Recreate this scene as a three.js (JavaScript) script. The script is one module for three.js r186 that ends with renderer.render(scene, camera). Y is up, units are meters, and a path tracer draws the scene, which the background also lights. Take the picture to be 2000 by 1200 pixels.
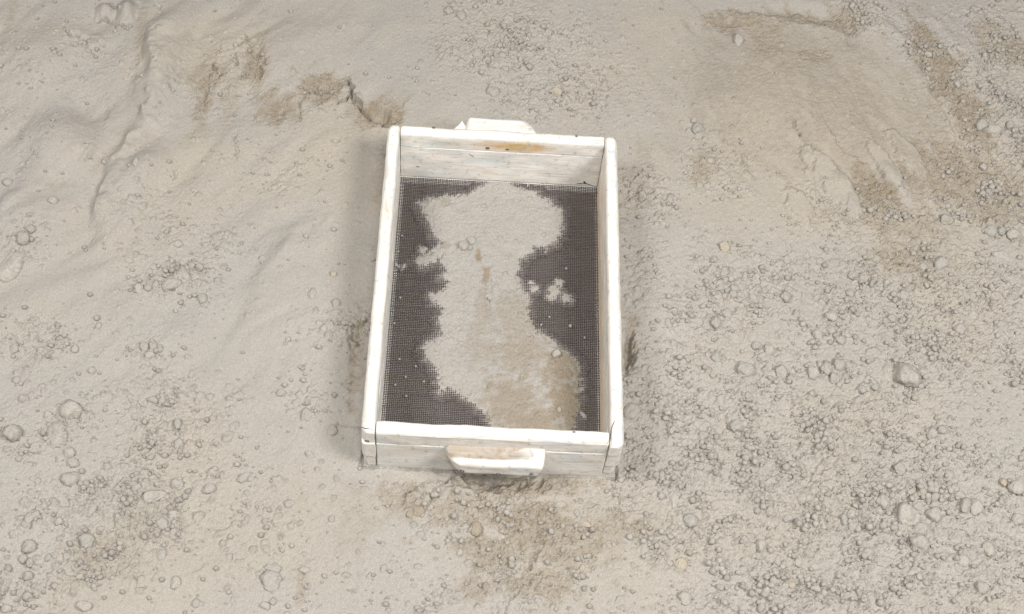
import * as THREE from 'three';
import { mergeGeometries } from 'three/addons/utils/BufferGeometryUtils.js';

// ---------------------------------------------------------------- camera, light, exposure
const scene = new THREE.Scene();
const camera = new THREE.PerspectiveCamera(24.222, 1024 / 614, 0.05, 60);
camera.rotation.order = 'YXZ';
camera.position.set(-0.06348, 2.14638, 1.38341);
camera.rotation.set(-0.99091, -0.06704, 0.10644);
camera.updateMatrixWorld();

const renderer = new THREE.WebGLRenderer({ antialias: true });
renderer.setSize(1024, 614);
renderer.toneMapping = THREE.LinearToneMapping;
renderer.toneMappingExposure = 0.88;
renderer.outputColorSpace = THREE.SRGBColorSpace;
renderer.shadowMap.enabled = true;

scene.background = new THREE.Color().setRGB(0.16, 0.163, 0.17);      // even dim grey ambient, added to fill the shade
scene.environmentIntensity = 1;
function lamp(x, y, z, tx, ty, tz, size, nits) {
  const l = new THREE.RectAreaLight(new THREE.Color().setRGB(1, 0.985, 0.962), nits, size, size);
  l.position.set(x, y, z); l.lookAt(tx, ty, tz); l.updateMatrixWorld(); scene.add(l);
  return l;
}
lamp(0.1, 3.2, 1.65, 0.03, 0, -0.1, 0.6, 54).name = 'front_studio_light';
lamp(1.9, 3.1, 1.15, 0.1, 0, 0, 1.1, 33).name = 'right_studio_light';
lamp(-1.9, 3.1, 0.5, -0.1, 0, 0, 1.1, 23).name = 'left_studio_light';

// ---------------------------------------------------------------- helpers
function rng(seed) { let a = seed >>> 0; return () => { a = (a + 0x6D2B79F5) >>> 0; let t = a; t = Math.imul(t ^ (t >>> 15), t | 1); t ^= t + Math.imul(t ^ (t >>> 7), t | 61); return ((t ^ (t >>> 14)) >>> 0) / 4294967296; }; }
const PERM = new Uint8Array(512), GX = new Float32Array(256), GY = new Float32Array(256);
{ const r = rng(11), p = [...Array(256).keys()]; for (let i = 255; i > 0; i--) { const j = Math.floor(r() * (i + 1)); [p[i], p[j]] = [p[j], p[i]]; }
  for (let i = 0; i < 512; i++) PERM[i] = p[i & 255];
  for (let i = 0; i < 256; i++) { const a = r() * Math.PI * 2; GX[i] = Math.cos(a); GY[i] = Math.sin(a); } }
function noise(x, y) {                                   // gradient noise, about -1..1
  const xi = Math.floor(x), yi = Math.floor(y), fx = x - xi, fy = y - yi, X = xi & 255, Y = yi & 255;
  const a = PERM[PERM[X] + Y], b = PERM[PERM[X + 1] + Y], c = PERM[PERM[X] + Y + 1], d = PERM[PERM[X + 1] + Y + 1];
  const u = fx * fx * fx * (fx * (fx * 6 - 15) + 10), v = fy * fy * fy * (fy * (fy * 6 - 15) + 10);
  const n0 = GX[a] * fx + GY[a] * fy, n1 = GX[b] * (fx - 1) + GY[b] * fy, n2 = GX[c] * fx + GY[c] * (fy - 1), n3 = GX[d] * (fx - 1) + GY[d] * (fy - 1);
  return 1.5 * (n0 + u * (n1 - n0) + v * (n2 - n0 + u * (n3 - n2 - n1 + n0)));
}
function fbm(x, y, o = 4) { let s = 0, a = 0.5; for (let i = 0; i < o; i++) { s += a * noise(x, y); x = x * 2.03 + 17.3; y = y * 2.03 + 5.1; a *= 0.5; } return s; }
const sstep = (a, b, x) => { const t = Math.min(1, Math.max(0, (x - a) / (b - a))); return t * t * (3 - 2 * t); };
const clamp = (x, a, b) => Math.min(b, Math.max(a, x));
const used = new Map();
function numbered(n) { const k = used.get(n) ?? 0; used.set(n, k + 1); return k ? n + '_' + String(k).padStart(3, '0') : n; }
function tag(o, label, category, group) { o.userData = { label, category }; if (group) o.userData.group = group; return o; }
function mesh(name, geo, m, parent) { const o = new THREE.Mesh(geo, m); o.name = parent === scene ? numbered(name) : name; o.castShadow = o.receiveShadow = true; parent.add(o); return o; }
function tex(w, h, f, srgb, rep = 1) {
  const d = new Uint8Array(w * h * 4);
  for (let y = 0; y < h; y++) for (let x = 0; x < w; x++) { const c = f(x / w, y / h, x, y), i = (y * w + x) * 4; for (let k = 0; k < 3; k++) d[i + k] = clamp(Math.round((c[k] ?? c[0]) * 255), 0, 255); d[i + 3] = 255; }
  const t = new THREE.DataTexture(d, w, h, THREE.RGBAFormat); t.wrapS = t.wrapT = THREE.RepeatWrapping; t.magFilter = THREE.LinearFilter; t.minFilter = THREE.LinearMipmapLinearFilter; t.generateMipmaps = true;
  if (srgb) t.colorSpace = THREE.SRGBColorSpace; t.repeat.set(rep, rep); t.needsUpdate = true; return t;
}

// ---------------------------------------------------------------- sand materials
// one tile is 0.5 m of sand: grains of about half a millimetre, with a few pale and a few dark ones
const GR = 1024, grain = new Float32Array(GR * GR);
{ const r = rng(5), g = new Float32Array(GR * GR);
  for (let i = 0; i < g.length; i++) g[i] = r() + r() + r() - 1.5;
  const at = (x, y) => g[((y + GR) % GR) * GR + ((x + GR) % GR)];
  for (let y = 0; y < GR; y++) for (let x = 0; x < GR; x++) grain[y * GR + x] = 0.45 * at(x, y) + 0.2 * (at(x + 1, y) + at(x - 1, y) + at(x, y + 1) + at(x, y - 1)); 
  for (let k = 0; k < 5200; k++) { const x = Math.floor(r() * GR), y = Math.floor(r() * GR), v = r() < 0.4 ? 1.5 : -1.3; for (let a = 0; a < 2; a++) for (let b = 0; b < 2; b++) grain[((y + a) % GR) * GR + (x + b) % GR] += v * (0.5 + 0.5 * r()); } }
const grainMap = tex(GR, GR, (u, v, x, y) => { const g = grain[y * GR + x], t = clamp(0.85 + 0.11 * g, 0, 1); return [t, t * (0.997 + 0.004 * g), t * (0.99 + 0.008 * g)]; }, true);
const grainBump = tex(GR, GR, (u, v, x, y) => [0.5 + 0.2 * grain[y * GR + x]], false);
const sandMat = new THREE.MeshStandardMaterial({ vertexColors: true, map: grainMap, bumpMap: grainBump, bumpScale: 0.0012, roughness: 1, metalness: 0 });
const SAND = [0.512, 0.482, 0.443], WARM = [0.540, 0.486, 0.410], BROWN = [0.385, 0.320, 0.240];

// ---------------------------------------------------------------- the sand: one sheet, fine where the photograph looks
const SW = 0.42, SL = 0.636, SH = 0.1373, ST = 0.0235, MESHY = 0.0092;   // sieve: width, length, height, wall, height of the wire screen
function lines(a, b, step, out) { const v = []; let s = step, x = a; const lo = []; while (x > -out) { s *= 1.16; x -= s; lo.push(x); } for (const q of lo.reverse()) v.push(q); const n = Math.round((b - a) / step); for (let i = 0; i <= n; i++) v.push(a + i * step); s = step; x = b; while (x < out) { s *= 1.16; x += s; v.push(x); } return v; }
const XS = lines(-1.06, 1.15, 0.00165, 5), ZS = lines(-0.9, 0.66, 0.00168, 5), NX = XS.length, NZ = ZS.length;
const H = new Float32Array(NX * NZ), B = new Float32Array(NX * NZ), R = new Float32Array(NX * NZ), WM = new Float32Array(NX * NZ), H0 = new Float32Array(NX * NZ);
const lower = (A, v) => { let a = 0, b = A.length; while (a < b) { const m = (a + b) >> 1; if (A[m] < v) a = m + 1; else b = m; } return a; };
function area(x0, x1, z0, z1, f) { const i0 = lower(XS, x0), i1 = lower(XS, x1), j0 = lower(ZS, z0), j1 = lower(ZS, z1); for (let j = j0; j < j1; j++) for (let i = i0; i < i1; i++) f(XS[i], ZS[j], j * NX + i); }
function ellipse(x, z, rx, rz, rot, reach, f) { const m = Math.max(rx, rz) * reach, c = Math.cos(rot), s = Math.sin(rot); area(x - m, x + m, z - m, z + m, (X, Z, k) => { const dx = X - x, dz = Z - z, a = (dx * c + dz * s) / rx, b = (-dx * s + dz * c) / rz; f(Math.hypot(a, b), X, Z, k); }); }
function poly(pts, reach, f, jag = 1) {                            // f(distance, signed side, 0..1 along, X, Z, index)
  let x0 = 9, x1 = -9, z0 = 9, z1 = -9, len = 0; const cum = [0];
  pts.forEach(([x, z], i) => { x0 = Math.min(x0, x); x1 = Math.max(x1, x); z0 = Math.min(z0, z); z1 = Math.max(z1, z); if (i) cum.push(len += Math.hypot(x - pts[i - 1][0], z - pts[i - 1][1])); });
  area(x0 - reach, x1 + reach, z0 - reach, z1 + reach, (X, Z, k) => {
    const wx = X + (0.003 + 0.002 * jag) * noise(X * (30 + 30 * jag), Z * (30 + 30 * jag)) + 0.0025 * jag * noise(X * 170, Z * 170 + 9), wz = Z + (0.003 + 0.002 * jag) * noise(X * (30 + 30 * jag) + 40, Z * (30 + 30 * jag)) + 0.0025 * jag * noise(X * 170 + 31, Z * 170);
    let best = 9, side = 0, along = 0;
    for (let i = 1; i < pts.length; i++) { const [ax, az] = pts[i - 1], dx = pts[i][0] - ax, dz = pts[i][1] - az, q = dx * dx + dz * dz, t = clamp(((wx - ax) * dx + (wz - az) * dz) / q, 0, 1), d = Math.hypot(wx - ax - t * dx, wz - az - t * dz);
      if (d < best) { best = d; side = Math.sign(dx * (wz - az) - dz * (wx - ax)); along = (cum[i - 1] + t * (cum[i] - cum[i - 1])) / len; } }
    if (best < reach) f(best, side, along, X, Z, k);
  });
}
const endsFade = (a) => sstep(0, 0.18, a) * sstep(1, 0.82, a);
// roughness (how crumbly), dampness and painted shade (both brown) and warmth of the sand, as patches: x, z, radii, turn, strength
const ROUGH = [[-0.5566, -0.4747, 0.1228, 0.0974, 0, 0.4],
  [-0.8327, -0.5338, 0.1376, 0.1008, 0, 0.32],
  [-0.8838, -0.3482, 0.0817, 0.0973, 0, 0.25],
  [-0.3979, -0.2835, 0.1166, 0.1041, 0, 0.3],
  [-0.6252, -0.1614, 0.1343, 0.0913, 0, 0.35],
  [0.5873, 0.3489, 0.3674, 0.3436, 0, 1],
  [0.3351, 0.2865, 0.1557, 0.2574, 0, 0.95],
  [1.0239, -0.4844, 0.1191, 0.3221, 0, 1],
  [0.7662, -0.0233, 0.287, 0.2278, 0, 0.85],
  [0.4419, -0.0258, 0.1855, 0.1657, 0, 0.7],
  [0.8985, -0.6103, 0.0548, 0.1957, -0.4363, 0.9],
  [0.9343, -0.3125, 0.1241, 0.1108, 0, 0.9],
  [0.6993, -0.2483, 0.1492, 0.071, 0, 0.75],
  [0.0259, -0.6272, 0.1568, 0.1368, 0, 0.75],
  [0.1089, -0.5241, 0.1328, 0.1094, 0, 0.7],
  [0.2829, -0.2448, 0.0578, 0.1032, 0, 0.6],
  [0.2692, -0.1042, 0.056, 0.1111, 0, 0.6],
  [-0.5686, -0.0299, 0.0836, 0.0663, 0, 0.75],
  [-0.5896, 0.1197, 0.0541, 0.043, 0, 0.6],
  [-0.5762, 0.4067, 0.1281, 0.0915, 0, 0.95],
  [-0.6002, 0.5, 0.0927, 0.0602, 0, 0.95],
  [-0.547, 0.2273, 0.0968, 0.0629, 0, 0.75],
  [-0.2635, 0.0591, 0.0717, 0.0427, 0, 0.75],
  [-0.8403, -0.0904, 0.0482, 0.0574, 0, 0.6],
  [-0.7903, 0.1108, 0.0921, 0.0658, 0, 0.6],
  [-0.3025, 0.2041, 0.0523, 0.0622, 0, 0.5],
  [-0.3127, 0.508, 0.0907, 0.0589, 0, 0.5],
  [0.0382, 0.3944, 0.1925, 0.0797, 0, 0.7],
  [0.089, 0.4893, 0.1483, 0.0589, 0, 0.65],
  [-0.6795, 0.4995, 0.102, 0.1113, 0, 0.5],
  [-0.4714, -0.114, 0.0564, 0.0447, 0, 0.4],
  [-0.4168, -0.2822, 0.1458, 0.0694, 0, 0.3],
  [-0.7197, 0.2943, 0.1767, 0.1052, 0, 0.55],
  [-0.4364, 0.4177, 0.1686, 0.1205, 0, 0.5],
  [-0.541, 0.2657, 0.131, 0.0936, 0.3491, 0.75],
  [-0.6754, 0.4383, 0.0944, 0.0613, 0, 0.6],
  [-0.7203, 0.5688, 0.0507, 0.0503, 0, 0.7],
  [-0.5637, -0.1194, 0.0568, 0.045, 0, 0.5],
  [0.4967, 0.505, 0.2533, 0.0804, 0, 1],
  [0.4135, -0.3392, 0.0892, 0.0826, 0, 0.5],
  [0.7382, -0.7689, 0.067, 0.0532, 0, 0.8],
  [0.0013, 0.5361, 0.2449, 0.0583, 0, 0.5],
  [-0.5029, -0.5185, 0.0412, 0.0736, 0, 0.5],
  [-0.3593, -0.4762, 0.0507, 0.0422, 0, 0.5]];
for (const [x, z, rx, rz, a, w] of ROUGH) ellipse(x, z, rx, rz, a, 2.2, (d, X, Z, k) => { R[k] = Math.max(R[k], w * Math.exp(-d * d * 0.9)); });
const DAMP_SHADE = [[0.5039, -0.4998, 0.1551, 0.16, 0, 0.42],
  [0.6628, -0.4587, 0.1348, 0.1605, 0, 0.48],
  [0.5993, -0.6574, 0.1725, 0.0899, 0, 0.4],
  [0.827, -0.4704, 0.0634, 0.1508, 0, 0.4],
  [-0.7113, -0.5431, 0.0073, 0.075, 0, 0.45],  // these rows down the left folds: crease shade painted in brown
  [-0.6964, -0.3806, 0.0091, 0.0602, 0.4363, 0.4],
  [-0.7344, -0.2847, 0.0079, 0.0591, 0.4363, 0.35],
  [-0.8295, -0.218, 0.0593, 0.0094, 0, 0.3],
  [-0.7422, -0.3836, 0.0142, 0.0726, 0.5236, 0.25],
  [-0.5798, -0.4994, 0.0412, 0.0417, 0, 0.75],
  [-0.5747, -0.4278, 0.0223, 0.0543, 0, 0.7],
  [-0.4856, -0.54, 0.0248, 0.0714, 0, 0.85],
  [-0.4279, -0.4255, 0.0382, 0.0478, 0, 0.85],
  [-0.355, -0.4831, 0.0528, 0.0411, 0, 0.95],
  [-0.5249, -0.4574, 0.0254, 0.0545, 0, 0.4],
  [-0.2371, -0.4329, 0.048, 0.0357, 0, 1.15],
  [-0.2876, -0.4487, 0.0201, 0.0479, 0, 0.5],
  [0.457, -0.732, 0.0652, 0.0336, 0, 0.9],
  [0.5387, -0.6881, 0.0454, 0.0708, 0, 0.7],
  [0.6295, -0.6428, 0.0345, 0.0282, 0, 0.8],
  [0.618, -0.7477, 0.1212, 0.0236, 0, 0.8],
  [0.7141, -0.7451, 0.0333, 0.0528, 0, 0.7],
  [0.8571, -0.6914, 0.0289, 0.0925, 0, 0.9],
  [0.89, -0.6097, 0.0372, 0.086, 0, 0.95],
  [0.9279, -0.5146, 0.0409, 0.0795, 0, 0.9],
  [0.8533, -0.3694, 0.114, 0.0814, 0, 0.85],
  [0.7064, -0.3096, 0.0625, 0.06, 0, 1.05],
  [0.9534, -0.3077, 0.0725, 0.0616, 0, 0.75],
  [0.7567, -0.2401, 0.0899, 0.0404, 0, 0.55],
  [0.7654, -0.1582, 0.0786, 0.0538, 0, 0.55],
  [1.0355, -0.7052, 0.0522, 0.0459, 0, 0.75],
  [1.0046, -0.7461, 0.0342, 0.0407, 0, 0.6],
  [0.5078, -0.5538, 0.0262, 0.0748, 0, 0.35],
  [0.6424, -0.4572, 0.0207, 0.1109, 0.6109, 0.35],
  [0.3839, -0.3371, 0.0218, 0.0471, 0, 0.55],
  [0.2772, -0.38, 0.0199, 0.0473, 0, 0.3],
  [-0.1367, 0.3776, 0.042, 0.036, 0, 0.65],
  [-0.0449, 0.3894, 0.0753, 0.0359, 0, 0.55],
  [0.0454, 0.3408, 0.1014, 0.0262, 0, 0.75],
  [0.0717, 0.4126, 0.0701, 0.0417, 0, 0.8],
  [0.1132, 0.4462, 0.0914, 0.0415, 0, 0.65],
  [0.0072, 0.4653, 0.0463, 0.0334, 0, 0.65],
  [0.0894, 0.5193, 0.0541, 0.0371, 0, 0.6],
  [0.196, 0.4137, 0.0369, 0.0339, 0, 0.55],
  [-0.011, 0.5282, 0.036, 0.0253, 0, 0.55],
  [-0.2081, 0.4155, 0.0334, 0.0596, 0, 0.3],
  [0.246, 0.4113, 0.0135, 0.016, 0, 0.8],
  [-0.2346, 0.1198, 0.0141, 0.0947, 0, 0.6],  // soft shade of the sieve painted on the sand, left wall
  [-0.2252, -0.2954, 0.0097, 0.0807, 0, 0.4],  // painted shade again, toward the back of the left wall
  [0.2394, 0.0508, 0.0126, 0.0494, 0, 0.75],  // painted shade along the right wall
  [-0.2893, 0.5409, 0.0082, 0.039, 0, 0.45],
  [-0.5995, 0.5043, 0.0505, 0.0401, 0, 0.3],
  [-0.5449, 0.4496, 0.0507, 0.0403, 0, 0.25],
  [-0.0982, -0.4171, 0.0497, 0.0142, 0, 0.3],  // shade behind the back handle, painted brown
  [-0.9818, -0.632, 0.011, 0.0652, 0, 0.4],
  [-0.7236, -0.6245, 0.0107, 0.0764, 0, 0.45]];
for (const [x, z, rx, rz, a, w] of DAMP_SHADE) ellipse(x, z, rx, rz, a, 2.4, (d, X, Z, k) => { const s = Z < -0.15 ? (X > 0 ? -0.5 : 0.57) : 0, u = X * 0.85 + Z * s, v = Z * 0.85 - X * s, n = s ? fbm(u * 44, v * 15, 5) : fbm(X * 32, Z * 32, 5); B[k] = Math.max(B[k], w * sstep(0.15, 0.85, Math.exp(-d * d * 0.8) + 0.85 * n)); });
const DRY = [[0.6402, -0.3174, 0.0301, 0.0896, -0.4887, 0.95],
  [0.7404, -0.3616, 0.0194, 0.0755, -0.4363, 0.95],
  [0.6121, -0.3528, 0.0303, 0.0601, -0.4363, 0.6],
  [0.5646, -0.2635, 0.0246, 0.0469, -0.3491, 0.5],
  [0.7876, -0.4029, 0.0228, 0.0741, -0.4887, 0.5]];              // dry tongues that slid over the damp sand
for (const [x, z, rx, rz, a, w] of DRY) ellipse(x, z, rx, rz, a, 1.5, (d, X, Z, k) => { const q = d * (1 + 0.5 * fbm(X * 40, Z * 40, 3)), m = sstep(1, 0.85, q); B[k] *= 1 - w * m; R[k] *= 1 - 0.8 * m; H[k] += 0.006 * sstep(1, 0.75, q); });
const WARMTH = [[0.5643, -0.491, 0.3005, 0.2467, 0, 1],
  [-0.4072, -0.3696, 0.2775, 0.1888, 0, 0.5],
  [-0.5393, -0.5698, 0.1567, 0.1368, 0, 0.5],
  [0.0394, 0.4479, 0.2487, 0.1184, 0, 0.45],
  [0.8634, -0.3701, 0.2076, 0.1606, 0, 0.5],
  [-0.3183, 0.4562, 0.1498, 0.1189, 0, 0.35]];
for (const [x, z, rx, rz, a, w] of WARMTH) ellipse(x, z, rx, rz, a, 2.2, (d, X, Z, k) => { WM[k] = Math.max(WM[k], w * Math.exp(-d * d)); });
// where the ground lies: broad swells, then the flow lines of dry sand, then what the photograph shows
const flowL = (x, z) => { const u = x * 0.82 + z * 0.57, v = -x * 0.57 + z * 0.82; return noise(u * 12 + 0.9 * noise(v * 4, u * 6), v * 3.2); };
const flowR = (x, z) => { const u = x * 0.86 - z * 0.5, v = x * 0.5 + z * 0.86; return noise(u * 11 + 1.0 * noise(v * 4, u * 6), v * 3.4); };
for (let j = 0; j < NZ; j++) for (let i = 0; i < NX; i++) {
  const x = XS[i], z = ZS[j], k = j * NX + i, far = Math.max(0, Math.max(Math.abs(x) - 1.1, Math.abs(z) - 0.9));
  let h = 0.027 + 0.012 * fbm(x * 2.1 + 3, z * 2.1, 3) + 0.06 * far * (0.4 + fbm(x * 0.6, z * 0.6, 3)) + 0.0022 * fbm(x * 16, z * 16, 3);
  const left = sstep(-0.1, -0.45, x) * sstep(0.45, 0.1, z), right = sstep(0.3, 0.5, x) * sstep(-0.2, -0.42, z);
  h += left * (0.008 * flowL(x, z) + 0.003 * flowL(x * 2.3 + 4, z * 2.3)) + right * (0.0022 * flowR(x * 0.6, z * 0.6) + 0.0008 * flowR(x * 2.2 + 7, z * 2.2));
  H[k] += h; H0[k] = h;
}
const DOMES = [[-0.6689, -0.5328, 0.0574, 0.2113, 0.0873, 0.022],
  [-0.6743, -0.2465, 0.049, 0.1284, 0.5236, 0.014],
  [-0.818, -0.3033, 0.1005, 0.0957, -0.5236, 0.01],
  [-0.4267, -0.5512, 0.0931, 0.1601, 0.1745, 0.014],
  [-0.5297, -0.2745, 0.0586, 0.1744, 0.4363, 0.011],
  [-0.8937, -0.5426, 0.0746, 0.1269, 0.2618, 0.014],
  [-0.7918, -0.4183, 0.0514, 0.0734, -0.3491, -0.01],
  [-0.8428, -0.1471, 0.0878, 0.0697, -0.6109, 0.012],
  [-0.6831, -0.1231, 0.0382, 0.1024, 0.5236, 0.01],
  [-0.7574, -0.664, 0.0281, 0.0412, 0, 0.024],
  [-0.801, -0.6633, 0.0239, 0.0284, 0, 0.018],
  [-0.8045, -0.5699, 0.0234, 0.0279, 0, 0.006],
  [-0.6419, -0.2668, 0.0589, 0.0468, 0, 0.008],
  [-0.7117, -0.1557, 0.0338, 0.0517, 0, 0.01],
  [-0.3791, -0.1086, 0.0187, 0.0667, 0.2618, 0.004],
  [-0.5193, -0.4907, 0.0307, 0.0854, 0, 0.01],
  [-0.2369, -0.4303, 0.04, 0.0262, 0.3491, -0.022],
  [-0.3553, -0.487, 0.0406, 0.0242, 0, -0.008],
  [-0.488, -0.5601, 0.0187, 0.0557, 0, -0.007],
  [-0.4279, -0.4255, 0.0201, 0.0359, 0, -0.007],
  [-0.5765, -0.4406, 0.0142, 0.0484, 0, -0.006],
  [-0.314, -0.3573, 0.0098, 0.007, 0, -0.008],
  [-0.2906, -0.3678, 0.0059, 0.0047, 0, -0.005],
  [0.5264, -0.5282, 0.2397, 0.1861, 0, 0.024],
  [0.7167, -0.3979, 0.0617, 0.1102, -0.5236, 0.008],
  [0.6482, -0.318, 0.0261, 0.0311, 0, 0.008],
  [0.7473, -0.3371, 0.0244, 0.0436, -0.3491, 0.009],
  [0.6407, -0.7611, 0.155, 0.0395, 0, -0.01],
  [0.4437, -0.6878, 0.0322, 0.0512, 0, -0.004],
  [0.4565, -0.7247, 0.038, 0.0155, 0, -0.006],
  [0.7117, -0.7231, 0.0221, 0.0657, 0, -0.01],
  [-0.0462, 0.3575, 0.0421, 0.018, 0, 0.005],
  [0.0203, 0.3449, 0.038, 0.0161, 0, 0.004],
  [-0.0964, 0.3554, 0.0253, 0.0201, 0, 0.005],
  [-0.1274, 0.3935, 0.0167, 0.0159, 0, 0.004],
  [0.0634, 0.4112, 0.0292, 0.0239, 0, 0.006],
  [0.0071, 0.4627, 0.0198, 0.0177, 0, -0.004],
  [0.0717, 0.4108, 0.0501, 0.0298, 0, -0.003],
  [-0.0188, 0.4223, 0.025, 0.0198, 0, 0.004],
  [0.1132, 0.4266, 0.0283, 0.0238, 0, 0.004],
  [0.0893, 0.5151, 0.0328, 0.0234, 0, 0.003],
  [0.0314, 0.4571, 0.0166, 0.0138, 0, 0.004],
  [-0.2328, 0.1094, 0.0213, 0.0844, 0, -0.008],
  [0.2387, 0.0823, 0.0143, 0.0533, 0, -0.01],
  [0.1128, 0.3541, 0.0338, 0.0261, 0, 0.004],
  [-0.5995, 0.5043, 0.0758, 0.0401, 0, -0.006],
  [-0.6785, 0.5834, 0.1007, 0.026, 0, -0.008],
  [-0.5565, -0.0088, 0.0554, 0.044, 0, 0.004],
  [0.303, -0.0066, 0.0732, 0.0545, 0, 0.004],
  [-0.2805, -0.1377, 0.0374, 0.1337, 0, -0.004],
  [-0.8414, -0.3263, 0.0911, 0.0844, 0, 0.012],
  [-0.9342, -0.4993, 0.0848, 0.1136, 0, 0.01]];      // swollen lumps and hollows: x, z, radii, turn, height
for (const [x, z, rx, rz, a, w] of DOMES) ellipse(x, z, rx, rz, a, 2, (d, X, Z, k) => { const fr = Math.min(45, 1.1 / Math.max(rx, rz)), q = d * (1 + 0.3 * fbm(X * fr + w * 900, Z * fr, 2) + 0.12 * noise(X * fr * 3, Z * fr * 3 + 7) * Math.min(1, 0.03 / Math.max(rx, rz))); H[k] += w * (q < 1 ? (1 - q * q) * (1 - q * q) : 0) ; });
const SCARPS = [[[[-0.7568, -0.7213], [-0.7305, -0.6239], [-0.7115, -0.5566], [-0.693, -0.4909], [-0.6894, -0.4323], [-0.6964, -0.3806], [-0.7248, -0.3222], [-0.7348, -0.2871], [-0.7398, -0.236], [-0.7382, -0.1655], [-0.7334, -0.1085]], -1, 0.02, 0.06],
  [[[-0.721, -0.3163], [-0.7811, -0.2572], [-0.8358, -0.2034], [-0.8944, -0.1322]], 1, 0.01, 0.06],
  [[[-0.845, -0.2028], [-0.7822, -0.2632], [-0.752, -0.3577], [-0.7572, -0.4144]], 1, 0.004, 0.03],
  [[[-0.6366, -0.6174], [-0.5601, -0.5751], [-0.5779, -0.4863], [-0.5685, -0.3834]], -1, 0.005, 0.03],
  [[[0.4103, -0.7545], [0.4589, -0.7642], [0.5441, -0.7593], [0.6091, -0.7674], [0.6495, -0.7414], [0.701, -0.7223], [0.7545, -0.7236]], 1, 0.01, 0.03],
  [[[0.6246, -0.4821], [0.6574, -0.4066], [0.7122, -0.3597], [0.7509, -0.3101]], 1, 0.007, 0.02],
  [[[0.7509, -0.3101], [0.7645, -0.3633], [0.7518, -0.439], [0.7185, -0.5022]], 1, 0.007, 0.02],
  [[[0.5722, -0.3501], [0.6067, -0.2967], [0.6477, -0.2389], [0.6575, -0.294], [0.6521, -0.3556]], 1, 0.005, 0.018],
  [[[0.7634, -0.8004], [0.8483, -0.705], [0.8493, -0.6344], [0.8864, -0.5277], [0.8997, -0.4107]], 1, 0.008, 0.04],
  [[[0.8421, -0.8217], [0.9304, -0.6828], [0.9641, -0.5603], [1.0008, -0.4696], [1.0107, -0.3802]], -1, 0.007, 0.04],
  [[[-0.1401, 0.3896], [-0.1335, 0.3619], [-0.0893, 0.3319]], 1, 0.004, 0.02],
  [[[-0.105, 0.3512], [-0.0466, 0.3483], [-0.0127, 0.3604], [0.0457, 0.3529]], 1, 0.004, 0.02],
  [[[-0.0229, 0.4243], [-0.0098, 0.4459], [0.0271, 0.4485]], 1, 0.005, 0.02],
  [[[-0.2089, 0.4065], [-0.2127, 0.46], [-0.241, 0.5046]], 1, 0.003, 0.03],
  [[[-0.2809, -0.4886], [-0.2626, -0.444], [-0.2354, -0.4099], [-0.2002, -0.397]], 1, 0.006, 0.012],
  [[[-0.6976, -0.0002], [-0.6683, 0.0409], [-0.6498, 0.0819], [-0.6802, 0.1453]], -1, 0.004, 0.03],
  [[[-0.5934, -0.258], [-0.6307, -0.196], [-0.6542, -0.125], [-0.6706, -0.0236]], -1, 0.004, 0.03],
  [[[-0.8748, -0.5987], [-0.8328, -0.5882], [-0.8008, -0.577], [-0.7813, -0.5512]], -1, 0.004, 0.02],
  [[[-0.4041, 0.4161], [-0.4237, 0.4525], [-0.4265, 0.4918], [-0.4763, 0.5325]], -1, 0.004, 0.03],
  [[[-0.9, -0.3346], [-0.9286, -0.3892], [-0.9398, -0.4333]], -1, 0.003, 0.02]];    // broken edges: points, raised side, height, reach
for (const [pts, side, amp, reach] of SCARPS) poly(pts, reach * 2.2, (d, s, a, X, Z, k) => { const f = endsFade(a); if (s * side > 0) H[k] += f * amp * (0.7 + 0.7 * fbm(X * 18 + 3, Z * 18, 3)) * sstep(0, Math.max(0.008, reach * (0.12 + 0.9 * (0.5 + 0.9 * fbm(X * 13 + 20, Z * 13, 2)) ** 2)), d) * Math.exp(-d * d / (reach * reach)); else H[k] -= f * 0.02 * amp * Math.exp(-d * d / (0.012 * 0.012)); }, reach > 0.035 ? 0.15 : 1);
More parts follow.
